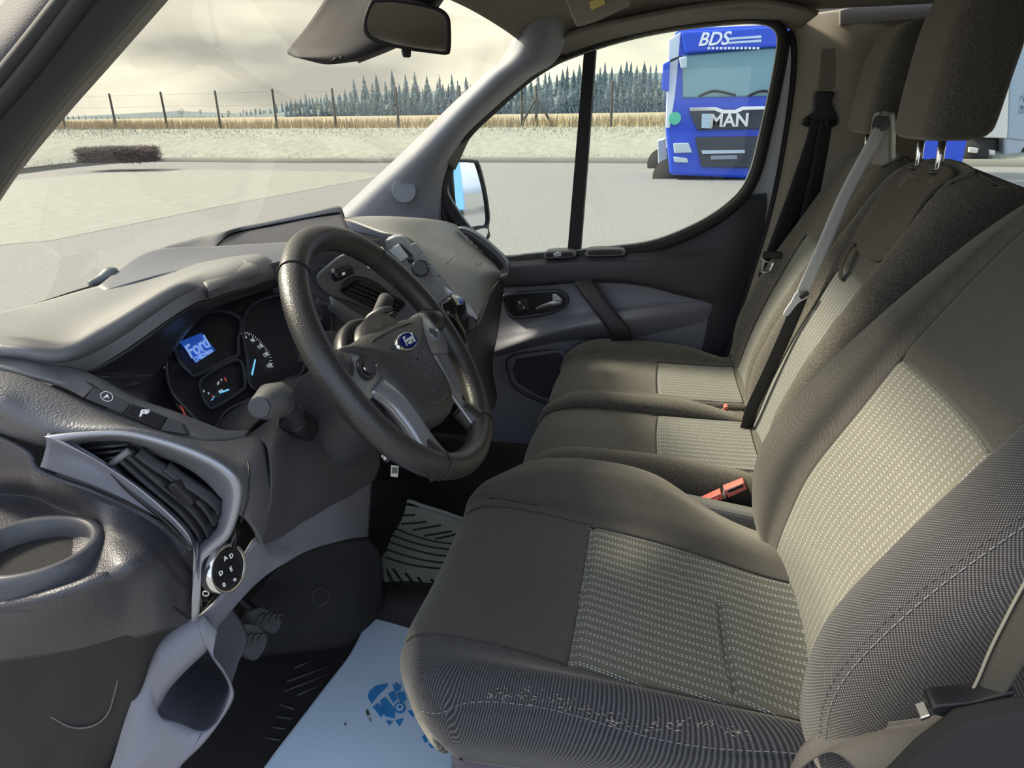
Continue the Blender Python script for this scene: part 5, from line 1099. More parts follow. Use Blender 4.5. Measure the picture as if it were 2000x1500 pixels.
# stitched seam lines on the near bolsters
thr = plain('pale_thread', (.22, .22, .25), .7)
def stitch(name, pts, m, parent, L=.006, gap=.003, r=.0005):
    q = curve(pts, 600); Ls = 0; vs = []; fs = []; on = True; st = 0; seg = [q[0]]
    res = []
    for a, b in zip(q, q[1:]):
        Ls += (b - a).length
        if on: seg.append(b)
        if on and Ls > L: res.append(seg); on = False; Ls = 0
        elif not on and Ls > gap: on = True; Ls = 0; seg = [b]
    for sg in res:
        a, b = sg[0], sg[-1]; t = (b - a).normalized(); n1 = t.orthogonal().normalized() * r; n2 = t.cross(n1)
        k = len(vs); vs += [a + n1, a + n2, a - n1, a - n2, b + n1, b + n2, b - n1, b - n2]
        fs += [(k + i, k + (i + 1) % 4, k + 4 + (i + 1) % 4, k + 4 + i) for i in range(4)]
    return mesh(name, vs, fs, m, parent)
def onsurf(ctrl, s, t, lift=.001):
    c = [ev(r, s) for r in ctrl]; p = ev(c, t)
    a = ev([ev(r, s + .05) for r in ctrl], t) - p; b = ev(c, t + .05) - p
    return p + b.cross(a).normalized() * (lift + .011)
stitch('bolster_stitching', [onsurf(back, 2.5, t * .5, .0012) for t in range(1, 18)], thr, dseat)
stitch('bolster_stitching', [onsurf(back, 2.62, t * .5, .0012) for t in range(1, 18)], MATS['embossed'], dseat, .004, .004)
stitch('cushion_stitching', [onsurf(cush, 1.45 + .12 * math.sin(t * .25 * 1.7), t * .25, .0012) for t in range(8, 35)], thr, dseat)
# frayed tear
rnd = random.Random(5); vs = []; fs = []
for k in range(150):
    t = 4.2 + 3.0 * rnd.random(); s = 1.62 + .10 * math.sin(t * 3) + rnd.gauss(0, .05); p = onsurf(cush, s, t, .001)
    d_ = V((rnd.uniform(-1, .3), rnd.uniform(-1, 1), rnd.uniform(0, 1))).normalized(); L_ = rnd.uniform(.003, .010); q1 = p + d_ * L_ * .5; q2 = q1 + (d_ + V((rnd.uniform(-1, 1), rnd.uniform(-1, 1), -.6))).normalized() * L_ * .5
    r_ = d_.orthogonal().normalized() * .0004; i0 = len(vs); vs += [p - r_, p + r_, q1 + r_, q1 - r_, q2]; fs += [(i0, i0 + 1, i0 + 2, i0 + 3), (i0 + 3, i0 + 2, i0 + 4)]
o = mesh('frayed_threads', vs, fs, plain('fray_thread', (.35, .32, .26), .9), dseat, solid=.0003); o['label'] = 'pale frayed threads along the torn outer bolster seam'; o['kind'] = 'stuff'
vs = []; fs = []
for k in range(60):
    s = 3.0 + 2.0 * (.25 + .75 * rnd.random()); p = onsurf(cush, s, 5.0 + rnd.gauss(0, .02), .001); d_ = V((rnd.uniform(-.6, .6), rnd.uniform(-1, 1), rnd.uniform(0, .5))).normalized() * rnd.uniform(.002, .006); r_ = d_.orthogonal().normalized() * .0004; i0 = len(vs); vs += [p - r_, p + r_, p + d_]; fs.append((i0, i0 + 1, i0 + 2))
o = mesh('insert_edge_threads', vs, fs, plain('fray_blue', (.35, .42, .46), .9), dseat, solid=.0003); o['kind'] = 'stuff'
# plastic side shield and base
pl = plain('seat_plastic', (.07, .065, .09), .5, grain=900, gs=.2)
loft('side_shield', [[V((.20, .235, .985)), V((.192, .10, .985)), V((.192, -.05, .99)), V((.195, -.30, .995))], [V((.188, .225, .972)), V((.178, .10, .972)), V((.178, -.05, .972)), V((.180, -.30, .972))], [V((.185, .21, .90)), V((.165, .10, .90)), V((.165, -.05, .90)), V((.165, -.30, .90))], [V((.19, .18, .80)), V((.18, .10, .80)), V((.18, -.05, .80)), V((.18, -.30, .80))]], pl, dseat, nu=30, nv=20, solid=.004)
loft('front_valance', [[V((.20, .235, .975)), V((.30, .265, .965)), V((.45, .27, .962)), V((.62, .265, .965)), V((.735, .24, .95))], [V((.195, .20, .88)), V((.30, .22, .88)), V((.45, .23, .88)), V((.62, .22, .88)), V((.73, .20, .88))]], pl, dseat, nu=24, nv=6, solid=.004)
box('seat_pedestal', (.46, -.03, .78), (.44, .40, .20), carpet, dseat, None, .01)
box('seat_base', (.46, -.02, .95), (.50, .46, .03), black, dseat, None, .01)
box('inner_side_cover', (.765, -.20, 1.0), (.035, .26, .07), plain('seat_cover_pale', (.24, .24, .225), .5), dseat, Matrix.Rotation(.15, 3, 'X'), .012, 3)

# ------------------------------------------------------------------ double passenger bench
bench = thing('passenger_bench_seat', 'double passenger bench seat in dark cloth with pale striped centres and two headrests', 'seat', (1.27, 0, .85))
def cushion(name, x0, xi0, xi1, x1, zb=1.015, nbz=.0, fbz=.0, yf=.25, nm='cushion', ripple=0):
    prof = [(yf - .03, .90, .93), (yf + .012, .94, .965), (yf + .012, .985, 1.0), (yf - .02, 1.018, 1.03), (yf - .10, 1.03, 1.05), (-.028, 1.025, 1.045), (-.12, 1.022, 1.035), (-.22, 1.02, 1.02), (-.255, 1.022, 1.02), (-.33, 1.03, 1.01)]
    R = []
    for k, (y, z, zc) in enumerate(prof):
        n_ = nbz * min(1, k / 4); f_ = fbz * min(1, k / 4) * (1 if k < 7 else .4)
        drop = .05 if k >= 2 else .02
        R.append([V((x0 + .012, y - .03 * (k < 4), z - .09 if k > 1 else z - .03)), V((x0, y - .022 * (k < 4), z - drop * .6)), V((x0 + .018, y - .008 * (k < 4), zc - .006 + n_)), V((x0 + .055, y, zc - .006 + n_ * .8)), V((xi0, y, z)), V(((xi0 + xi1) / 2, y + .004, z + .004)), V((xi1, y, z)), V((x1 - .055, y, zc + f_ * .8)), V((x1 - .018, y - .008 * (k < 4), zc - .006 + f_)), V((x1, y - .022 * (k < 4), z - drop * .6)), V((x1 - .012, y - .03 * (k < 4), z - .09 if k > 1 else z - .03))])
    def dd(s, t):
        return .004 * (gau(s - 4, .08) + gau(s - 6, .08)) * (1 if t > 2 else .3) + (.004 * (gau(t - 5, .06) + gau(t - 8, .06)) if 4 <= s <= 6 else .004 * gau(t - 8, .05)) + .003 * gau(s - 2, .06)
    surface(R, [('seat_insert', bi, lambda s, t: 4 <= s < 6 and 5 <= t < 8), (nm, bf, lambda s, t: True)], bench, 110, 100, dd)
cushion('mid', .875, .935, 1.195, 1.262, nbz=.005, fbz=.012)
cushion('outer', 1.266, 1.315, 1.60, 1.69, nbz=-.012, fbz=.02, yf=.245)
box('bench_base', (1.28, -.05, .84), (.78, .46, .16), carpet, bench, None, .02)
BZ = [(1.00, -.262, -.285), (1.06, -.277, -.262), (1.15, -.300, -.265), (1.25, -.335, -.298), (1.35, -.378, -.345), (1.42, -.410, -.385), (1.50, -.448, -.430), (1.57, -.480, -.47), (1.615, -.503, -.50), (1.637, -.54, -.54)]
def backr(x0, xi0, xi1, x1, sw_n=0, sw_f=0, top=0, nar=.02, ins_t=5.0, dark_near=True):
    R = []
    for k, (z, ys, yc) in enumerate(BZ):
        f = k / 9; n_ = nar * max(0, f - .6) / .4; z = z + top * f
        rr = max(0, (k - 7) * .012)
        R.append([V((x0 + .02 + n_, ys - .13, z - .015 - rr)), V((x0 + n_, ys - .07, z - rr)), V((x0 + .004 + n_, yc - .022, z - rr)), V((x0 + .035 + n_, yc + sw_n * .6, z - rr * .3)), V((xi0, ys, z)), V(((xi0 + xi1) / 2, ys - .006, z + .004 * (k > 7))), V((xi1, ys, z)), V((x1 - .035 - n_, yc + sw_f * .6, z - rr * .3)), V((x1 - .004 - n_, yc - .022, z - rr)), V((x1 - n_, ys - .07, z - rr)), V((x1 - .02 - n_, ys - .13, z - .015 - rr))])
    def dd(s, t):
        return .004 * (gau(s - 4, .08) + gau(s - 6, .08)) + (.004 * gau(t - ins_t, .06) if 4 <= s <= 6 else 0) + .003 * gau(s - 2.1, .06)
    _, g = surface(R, [('backrest_insert', bi, lambda s, t: 4 <= s < 6 and t < ins_t), ('backrest', bf, lambda s, t: True)], bench, 100, 100, dd)
    mesh('backrest_top', [g[-1][i] for i in range(0, 101, 5)], [tuple(range(21))], bf, bench, solid=.004)
    return R
Rm = backr(.875, .935, 1.17, 1.255, nar=.01)
Ro = backr(1.262, 1.33, 1.57, 1.66, nar=.02)
box('backrest_shell', (1.06, -.525, 1.32), (.33, .09, .58), dash_k, bench, Matrix.Rotation(.40, 3, 'X'), .02, 3)
box('backrest_shell', (1.46, -.525, 1.32), (.33, .09, .58), dash_k, bench, Matrix.Rotation(.40, 3, 'X'), .02, 3)
# flap panel with pull strap on the middle backrest
fl = [onsurf(Rm, s, t, .009) for s, t in ((4.05, 5.7), (5.95, 5.7), (5.98, 7.4), (5.9, 8.4), (4.1, 8.4), (4.02, 7.4))]
prism('table_flap', arc(fl, 40, True), V((0, -.008, -.003)), plain('flap_cloth', (.10, .092, .078), .95, grain=500, gs=.6), bench, .002)
ps = [onsurf(Rm, 5.75, 5.75, .004), onsurf(Rm, 5.6, 5.5, .018), onsurf(Rm, 5.45, 5.1, .020), onsurf(Rm, 5.4, 4.75, .006)]
ribbon('pull_strap', ps, .028, [V((1, 0, 0))] * 4, plain('strap_brown', (.07, .063, .05), .8), bench, th=.002)
def headrest(x0, x1, yb, zt, label=None, lean=.04):
    R = []
    H = zt - 1.70
    for k, (f, g_, dy) in enumerate(((0, .62, 0), (.012, .80, 0), (.04, .92, 0), (.10, .98, .0), (.35, 1.0, .004), (.65, 1.0, .006), (.82, .97, .0), (.92, .90, -.004), (.98, .76, -.01), (1.0, .58, -.02))):
        z = 1.69 + H * f; xc = (x0 + x1) / 2; hw = (x1 - x0) / 2 * g_ ** .8; dp_ = .12 * (g_ ** 1.1) * (.8 + .2 * min(1, (1 - f) * 3))
        y0 = yb - lean * f + dy * .8 - .06 * (1 - g_)
        loop = []
        for j in range(24):
            t = 2 * math.pi * j / 24; c, s = math.cos(t), math.sin(t); e = .38
            loop.append(V((xc + hw * math.copysign(abs(c) ** e, c), y0 - dp_ / 2 + dp_ / 2 * math.copysign(abs(s) ** .5, s), z)))
        R.append(loop)
    h = loft('headrest', R, bf, bench, nu=72, nv=60, closed=True, cap=True)
    for s in (-.055, .055):
        xc = (x0 + x1) / 2 + s
        tube('headrest_post', [V((xc, yb - .055, 1.60)), V((xc, yb - .05, 1.705))], .0065, chrome, h, n=14)
        prism('post_guide', disc(V((xc, yb - .055, 1.632)), V((0, .1, 1)), V((1, 0, 0)), .013, 24, rx=.019), V((0, 0, .008)), plain('guide_black', (.03, .03, .03), .3), h, .002)
headrest(.945, 1.185, -.455, 1.99)
headrest(1.335, 1.56, -.455, 1.935)
# belt outlet on the bench shoulder
bo = prism('belt_outlet', arc(T([(1706, 222, 1.255), (1718, 219, 1.25), (1737, 222, 1.25), (1739, 290, 1.25), (1735, 320, 1.25), (1700, 318, 1.26), (1698, 265, 1.26)]), 40, True), V((.03, -.02, 0)), plain('outlet_beige', (.33, .31, .27), .45), bench, .004)
prism('outlet_slot', arc(T([(1709, 230, 1.247), (1733, 229, 1.243), (1733, 252, 1.243), (1705, 256, 1.25)]), 20, True), V((.004, 0, 0)), black, bo, .001)
# ------------------------------------------------------------------ belts
bw = thing('middle_seat_belt', 'light grey seat belt running down from the bench shoulder outlet with a hanging tongue', 'seat belt', P(1560, 590, x=1.262))
ribbon('webbing', T([(1721, 250, 1.25), (1700, 290, 1.225), (1650, 385, 1.205), (1605, 490, 1.185), (1567, 575, 1.165)]), .034, [V((.35, -.9, -.1))] * 5, web_w, bw)
ribbon('webbing', T([(1567, 575, 1.165), (1540, 640, 1.155), (1500, 730, 1.14), (1470, 795, 1.14), (1458, 836, 1.145)]), .034, [V((.3, -.7, -.1))] * 5, web_k, bw)
ring_ = T([(1545, 590, 1.15), (1556, 571, 1.15), (1566, 575, 1.15), (1580, 570, 1.15), (1577, 582, 1.15), (1560, 592, 1.15), (1540, 616, 1.15), (1532, 618, 1.15), (1532, 610, 1.15)])
prism('tongue', arc(ring_, 30, True), V((.004, .001, 0)), plain('tongue_white', (.65, .68, .68), .3, metal=.3), bw, .001)
prism('tongue_grip', T([(1560, 578, 1.147), (1578, 568, 1.147), (1582, 576, 1.147), (1566, 586, 1.147)]), V((.012, .002, 0)), black, bw, .002)
bp_ = thing('passenger_seat_belt', 'black seat belt hanging from the door pillar anchor beside the outer passenger seat', 'seat belt', P(1600, 240, x=1.68))
ribbon('webbing', T([(1606, 235, 1.675), (1590, 290, 1.67), (1555, 390, 1.66), (1525, 470, 1.655), (1500, 540, 1.65)]), .072, [V((.5, -.85, -.1))] * 5, web_k, bp_)
ribbon('webbing', T([(1622, 235, 1.685), (1600, 350, 1.685), (1570, 460, 1.68), (1520, 560, 1.68), (1480, 640, 1.68), (1430, 725, 1.67)]), .072, [V((.5, -.85, -.1))] * 6, web_k, bp_)
an = prism('anchor_cover', arc(T([(1592, 180, 1.68), (1606, 178, 1.675), (1630, 180, 1.675), (1625, 200, 1.675), (1636, 228, 1.675), (1634, 246, 1.675), (1600, 250, 1.675), (1570, 246, 1.675), (1568, 234, 1.675), (1586, 220, 1.675), (1590, 200, 1.675)]), 50, True), V((.02, 0, 0)), black, bp_, .005)
for a, b in ((1577, 238), (1624, 240)): prism('anchor_eye', disc(P(a, b, x=1.673), V((-1, 0, 0)), V((0, 0, 1)), .011, 24), V((.003, 0, 0)), gloss, an, .001)
tongue = [(1488, 504), (1494, 508), (1509, 513), (1517, 509), (1514, 516), (1505, 533), (1492, 536), (1484, 530)]
t_i = [(1495, 513), (1508, 515), (1502, 528), (1491, 528)]
ringmesh('tongue', [poly(DX(l, 1.59), 40) for l in (tongue,)] + [poly(DX(offset(tongue, 0), 1.587), 40), poly(DX(t_i, 1.587), 40), poly(DX(t_i, 1.59), 40)], steel, bp_, n=40, smooth=False)
box('tongue_grip', P(1508, 498, x=1.60), (.01, .05, .02), black, bp_, None, .003)
o = tube('belt_foot', T([(1440, 695, 1.655), (1425, 715, 1.65), (1415, 730, 1.645)]), [.014, .018, .008], plain('foot_plastic', (.05, .045, .045), .4), bp_, n=14)
def buckle(tops, x, dv, label, wide, nm='seat_belt_buckle'):
    b = thing(nm, label, 'seat belt buckle', P(tops[0][0], tops[0][1], x=x))
    return b
# double buckle beside the driver seat
db = thing('seat_belt_buckle', 'pair of black buckles with red buttons between driver seat and middle seat', 'seat belt buckle', P(1430, 1000, x=.80))
q = T([(1367, 985, .80), (1410, 966, .80), (1413, 958, .80), (1453, 943, .80), (1460, 953, .80), (1487, 1012, .80), (1480, 1020, .80), (1440, 1022, .80), (1400, 1012, .80), (1374, 998, .80)])
prism('buckle_body', q, V((.028, 0, 0)), black, db, .003)
r1 = T([(1368, 981, .797), (1408, 963, .797), (1414, 975, .797), (1374, 994, .797)]); prism('release_button', r1, V((.022, 0, 0)), red_m, db, .002)
prism('button_recess', T([(1378, 984, .7955), (1404, 972, .7955), (1407, 977, .7955), (1382, 989, .7955)]), V((.004, 0, 0)), plain('red_dark', (.55, .07, .07), .5), db, .001)
r2 = T([(1413, 958, .797), (1453, 942, .797), (1460, 956, .797), (1422, 973, .797)]); prism('release_button', r2, V((.022, 0, 0)), red_m, db, .002)
prism('buckle_slot', T([(1420, 958, .7955), (1449, 946, .7955), (1453, 951, .7955), (1424, 963, .7955)]), V((.004, 0, 0)), black, db, .001)
prism('buckle_trim', T([(1410, 966, .7955), (1413, 957, .7955), (1416, 957, .7955), (1418, 975, .7955), (1415, 976, .7955)]), V((.004, 0, 0)), chrome, db, .0005)
ob = thing('seat_belt_buckle', 'single black buckle with red button between the two bench seats', 'seat belt buckle', P(1410, 815, x=1.262))
prism('buckle_body', T([(1382, 808, 1.255), (1420, 794, 1.255), (1432, 832, 1.255), (1400, 826, 1.255)]), V((.025, 0, 0)), black, ob, .003)
prism('release_button', T([(1381, 805, 1.252), (1385, 812, 1.252), (1423, 799, 1.252), (1421, 793, 1.252), (1414, 796, 1.252), (1413, 799, 1.252), (1391, 807, 1.252), (1389, 803, 1.252)]), V((.02, 0, 0)), red_m, ob, .001)
# driver belt at the near right edge
dbt = thing('driver_seat_belt', 'worn dark seat belt with tongue crossing the lower right corner beside the driver seat', 'seat belt', P(1880, 1390, x=.03))
bwn = plain('belt_brown', (.06, .055, .045), .85, grain=900, gs=.3)
def sheet(name, rows, m, parent, **k): return loft(name, [T(r) for r in rows], m, parent, **k)
sheet('webbing', [[(2010, 1125, .05), (1975, 1190, .045), (1935, 1270, .04), (1905, 1340, .035), (1880, 1382, .03)], [(2060, 1230, .02), (2020, 1270, .02), (1990, 1310, .02), (1970, 1345, .02), (1950, 1375, .02)]], bwn, dbt, nu=30, nv=6, solid=.0015)
tube('webbing_edge', T([(2010, 1122, .049), (1975, 1187, .044), (1935, 1267, .039), (1905, 1337, .034), (1878, 1380, .03)]), .0012, plain('belt_edge', (.32, .29, .23), .9), dbt, n=6)
sheet('webbing', [[(1858, 1398, .04), (1830, 1430, .05), (1780, 1475, .06), (1700, 1530, .07)], [(1820, 1400, .09), (1780, 1420, .10), (1700, 1440, .11), (1620, 1470, .12)], [(1600, 1425, .165), (1580, 1445, .165), (1560, 1470, .165), (1530, 1530, .165)]], plain('belt_light', (.07, .066, .066), .7, grain=900, gs=.4), dbt, nu=30, nv=16, solid=.0015)
tube('webbing_edge', T([(1856, 1402, .038), (1830, 1434, .048), (1780, 1478, .058), (1700, 1534, .068)]), .0012, MATS['belt_edge'], dbt, n=6)
prism('tongue_body', arc(T([(1820, 1384, .02), (1836, 1378, .02), (1900, 1372, .02), (1975, 1352, .02), (1980, 1360, .02), (1930, 1385, .02), (1880, 1398, .02), (1848, 1402, .02), (1822, 1394, .02)]), 40, True), V((.02, .0, .0)), black, dbt, .003)
prism('tongue_plate', T([(1797, 1403, .025), (1818, 1396, .025), (1820, 1402, .025), (1800, 1410, .025)]), V((.015, 0, 0)), steel, dbt, .001)
o = slab('wall_left_sill', [(2200, 1380), (1980, 1400), (1880, 1420), (1800, 1480), (1740, 1540), (1700, 1700), (2300, 1700)], .0, .02, plain('sill_dark', (.02, .02, .02), .9), None, .004); setp(o, kind='structure')
# body of the van behind the front row, outside the picture but there
for nm_, c_, s_2 in (('wall_left', (.0, -1.42, 1.3), (.04, 1.95, 1.5)), ('wall_back', (.89, -2.4, 1.3), (1.8, .04, 1.5)), ('ceiling_rear', (.89, -1.8, 2.04), (1.82, 1.25, .03))):
    o = box(nm_, c_, s_2, plain('rear_lining', (.5, .48, .43), .9) if nm_ == 'wall_left' else MATS['rear_lining'], None, None, 0); setp(o, kind='structure')
# ------------------------------------------------------------------ floor, mats
FZ = .66
fl_ = mesh('floor', [V((.05, -2.4, FZ - .012)), V((1.83, -2.4, FZ - .012)), V((1.83, 1.3, FZ - .012)), V((.05, 1.3, FZ - .012))], [(0, 1, 2, 3)], carpet, None, solid=.02); setp(fl_, kind='structure')
o = loft('wall_front', [[V((.10, .93, FZ)), V((.6, 1.0, FZ)), V((1.2, 1.0, FZ)), V((1.78, .95, FZ))], [V((.10, 1.10, .95)), V((.6, 1.15, .95)), V((1.2, 1.15, .95)), V((1.78, 1.1, .95))], [V((.10, 1.15, 1.35)), V((.6, 1.25, 1.4)), V((1.2, 1.25, 1.4)), V((1.78, 1.15, 1.35))]], carpet, None, nu=20, nv=12, solid=.02); setp(o, kind='structure')
o = box('wall_right_lower', (1.80, .0, .95), (.02, 2.4, .60), carpet, None, None, 0); setp(o, kind='structure')
# driver mat, black with moulded edges, rising to the front
dm_m = plain('black_rubber_mat', (.022, .022, .023), .6, grain=500, gs=.4)
dm = thing('driver_floor_mat', 'black moulded rubber mat in the driver footwell', 'floor mat', (.5, .6, FZ))
loft('mat', [[V((x, y, FZ + .004 + .55 * max(0, y - .80) + .05 * gau(x - .80, .07))) for x in (.12, .3, .5, .7, .8, .9)] for y in (.10, .3, .5, .65, .78, .88, 1.0, 1.1)], dm_m, dm, nu=50, nv=40, solid=.006)
for l in ([(575, 1305), (612, 1288)], [(560, 1332), (650, 1298)], [(556, 1350), (645, 1316)], [(580, 1358), (632, 1336)], [(545, 1375), (575, 1385)], [(540, 1400), (572, 1404)], [(530, 1420), (560, 1424)], [(515, 1440), (548, 1446)]): tube('mat_rib', [P(a, b, z=FZ + .006) for a, b in l], .0022, plain('mat_rib_grey', (.05, .05, .05), .5), dm, n=6)
# tunnel hump between the footwells
tun = loft('floor_tunnel', [T(r) for r in ([(735, 940, .80), (730, 1000, .80), (720, 1060, .78), (700, 1130, .80), (690, 1190, .85)], [(780, 940, .95), (765, 1000, .95), (755, 1060, .96), (750, 1130, .98), (752, 1190, 1.0)], [(800, 940, 1.1), (790, 1000, 1.1), (765, 1060, 1.06), (758, 1130, 1.04), (756, 1200, 1.02)])], carpet, None, nu=24, nv=16, solid=.01); setp(tun, kind='structure')
sh = loft('tunnel_cover', [T(r) for r in ([(560, 1092, .50), (620, 1068, .55), (680, 1053, .60), (718, 1050, .66)], [(520, 1130, .54), (600, 1110, .58), (680, 1090, .64), (740, 1085, .72)], [(480, 1190, .58), (590, 1180, .62), (680, 1170, .66), (745, 1170, .76)], [(430, 1290, .58), (590, 1270, .62), (690, 1260, .68), (750, 1250, .78)])], plain('footwell_carpet', (.022, .022, .022), .9, grain=700, gs=.8), None, nu=30, nv=24, solid=.006); sh.name = 'floor_footwell'; setp(sh, kind='structure')
ringmesh('carpet_clip', [[P(628 + 17 * k * math.cos(t), 1167 + 17 * k * math.sin(t), x=.60 + .0006 * (17 * math.cos(t))) + V((-.004, 0, .004)) for t in [2 * math.pi * i / 24 for i in range(24)]] for k in (1.0, .88)], plain('clip_line', (.045, .045, .045), .6), None, n=48); bpy.data.objects['carpet_clip'].name = 'trim_clip'; setp(bpy.data.objects['trim_clip'], kind='structure')
# pedals
def pedal(name, l, x, label):
    p = thing(name, label, 'pedal', P(l[0][0], l[0][1], x=x))
    pr = prism('pad', arc(T([(a, b, x + (a - l[0][0]) * .0006) for a, b in l]), 30, True), V((.006, .018, -.004)), plain('pedal_rubber', (.06, .06, .06), .45), p, .003)
    cx_ = sum(a for a, b in l) / len(l); cy_ = sum(b for a, b in l) / len(l)
    for k in range(4):
        q = [(cx_ - 24 + k * 13, cy_ + 12 - k * 4), (cx_ - 18 + k * 13, cy_ - 6 - k * 2), (cx_ - 8 + k * 12, cy_ - 14)]
        tube('tread', [P(a, b, x=x + (a - l[0][0]) * .0006) + V((-.002, -.003, .001)) for a, b in q], .0022, MATS['pedal_rubber'], pr, n=6)
    tube('pedal_arm', [P(cx_, cy_, x=x) + V((.015, .03, 0)), P(cx_, cy_, x=x) + V((.04, .16, .10)), P(cx_, cy_, x=x) + V((.05, .24, .26))], .008, black, p, n=8)
pedal('clutch_pedal', [(452, 1248), (470, 1222), (505, 1222), (524, 1250), (502, 1290), (478, 1280)], .36, 'dark rubber clutch pedal pad nearest the door in the footwell')
pedal('brake_pedal', [(490, 1200), (512, 1187), (545, 1205), (550, 1222), (535, 1238), (505, 1222)], .47, 'dark rubber brake pedal pad right of the clutch pedal')
# passenger mat, grey, ribbed
gm = plain('grey_rubber_mat', (.42, .46, .455), .55, grain=300, gs=.2, var=.3)
mt = thing('passenger_floor_mat', 'grey ribbed rubber mat in the passenger footwell beyond the steering wheel', 'floor mat', P(830, 1080, z=FZ + .02))
def mz(a, b): # mat plane rises to the front
    return Pp(a, b, V((1.1, .60, FZ + .035)), V((-.04, -.30, .95)).normalized())
ml = [(788, 985), (830, 992), (900, 1015), (960, 1040), (985, 1100), (960, 1250), (850, 1205), (762, 1192), (755, 1150), (748, 1090), (747, 1050)]
prism('mat', [mz(a, b) for a, b in ml], V((0, 0, -.01)), gm, mt, .003)
rim_l = [mz(a, b) + V((0, 0, .004)) for a, b in ml]
tube('mat_rim', rim_l, .006, gm, mt, n=8, closed=True, k=120)
rbm = plain('mat_groove', (.04, .045, .045), .6)
for l in ([(772, 1008), (810, 1006)], [(784, 1024), (832, 1020)], [(806, 1036), (860, 1026)], [(828, 1047), (882, 1038)], [(850, 1053), (900, 1042)]): tube('mat_groove', [mz(a, b) for a, b in l], .0035, rbm, mt, n=6)
for l in ([(762, 1028), (800, 1044), (850, 1058), (900, 1064)], [(756, 1042), (800, 1058), (850, 1070), (900, 1075)], [(752, 1056), (800, 1072), (850, 1084), (900, 1088)], [(750, 1072), (800, 1088), (850, 1098), (900, 1100)], [(748, 1088), (800, 1103), (850, 1110), (890, 1112)]): tube('mat_groove', [mz(a, b) for a, b in l], .003, rbm, mt, n=6)
for l in ([(752, 1108), (770, 1142)], [(768, 1112), (795, 1150)], [(792, 1120), (822, 1158)], [(816, 1128), (845, 1165)], [(842, 1132), (870, 1170)]): tube('mat_groove', [mz(a, b) for a, b in l], .0035, rbm, mt, n=6)
# paper floor mat with printed sole
pm_m = plain('pale_blue_paper', (.56, .72, .90), .7)
pt = [(720, 1200), (765, 1212), (830, 1232), (900, 1260), (980, 1480), (960, 1700), (380, 1700), (515, 1500), (570, 1420), (635, 1335), (680, 1270), (700, 1240)]
def pz_(a, b):
    t = max(0, min(1, (1290 - b) / 90)); return Pp(a, b, V((.6, .6, FZ + .025)), V((0, -.06, .99)).normalized()) 
cols = [[(720, 1200), (706, 1235), (682, 1280), (640, 1335), (575, 1420), (515, 1500), (380, 1700)], [(790, 1220), (780, 1260), (760, 1310), (730, 1370), (700, 1440), (670, 1520), (600, 1700)], [(900, 1252), (900, 1290), (900, 1340), (900, 1400), (890, 1470), (880, 1540), (850, 1700)]]
pm = loft('paper_floor_mat', [[pz_(a, b) + V((0, 0, 0)) for a, b in c] for c in cols], pm_m, None, nu=70, nv=40, solid=.0008)
setp(pm, 'pale blue paper mat with printed blue shoe sole on the driver footwell floor', 'paper mat')
pb = plain('print_blue', (.03, .25, .62), .7)
def pr_(name, l, m=pb, lift=.0012): return prism(name, [pz_(a, b) + V((0, 0, lift)) for a, b in l], V((0, 0, .0006)), m, pm, 0, smooth=False)
# sole print: toe ellipse, bars and disc
pr_('printed_sole', [(718, 1362), (722, 1350), (735, 1340), (760, 1336), (752, 1346), (738, 1360), (726, 1376)])
for l in ([(728, 1382), (738, 1374), (752, 1392), (744, 1402)], [(742, 1370), (752, 1362), (772, 1388), (770, 1404), (752, 1400), (746, 1384)], [(758, 1356), (770, 1350), (776, 1366), (768, 1374)], [(766, 1338), (784, 1338), (782, 1350), (772, 1352)], [(774, 1354), (790, 1352), (794, 1368), (782, 1374)], [(790, 1338), (800, 1336), (808, 1350), (806, 1360), (796, 1352)], [(754, 1408), (768, 1410), (760, 1418)], [(798, 1366), (810, 1364), (812, 1376), (804, 1380)], [(796, 1390), (812, 1386), (818, 1392), (806, 1402)], [(772, 1408), (788, 1404), (780, 1420)]): pr_('printed_sole', l)
pr_('printed_disc', [(781 + 11 * math.cos(t), 1384 + 11 * math.sin(t)) for t in [2 * math.pi * i / 24 for i in range(24)]], lift=.0022)
pr_('printed_disc', [(781 + 7 * math.cos(t), 1384 + 7 * math.sin(t)) for t in [2 * math.pi * i / 24 for i in range(24)]], pm_m, .0032)
pr_('printed_disc', [(781 + 3.5 * math.cos(t), 1384 + 3.5 * math.sin(t)) for t in [2 * math.pi * i / 24 for i in range(24)]], pb, .0042)
for l in ([(824, 1440), (838, 1430), (842, 1445), (830, 1452)], [(845, 1432), (858, 1440), (850, 1450)], [(836, 1454), (850, 1452), (852, 1462), (842, 1462)]): pr_('printed_sole', l)
for l in ([(714, 1390), (718, 1386), (722, 1396), (718, 1400)], [(720, 1402), (724, 1404), (724, 1412)], [(672, 1414), (676, 1412), (675, 1420)], [(772, 1336), (776, 1334), (775, 1338)]): pr_('dirt_mark', l, plain('dirt', (.08, .07, .05), .9), .0012)
pr_('red_edge', [(718, 1199), (721, 1200), (716, 1212), (713, 1211)], plain('paper_red', (.6, .08, .06), .6), .0012)
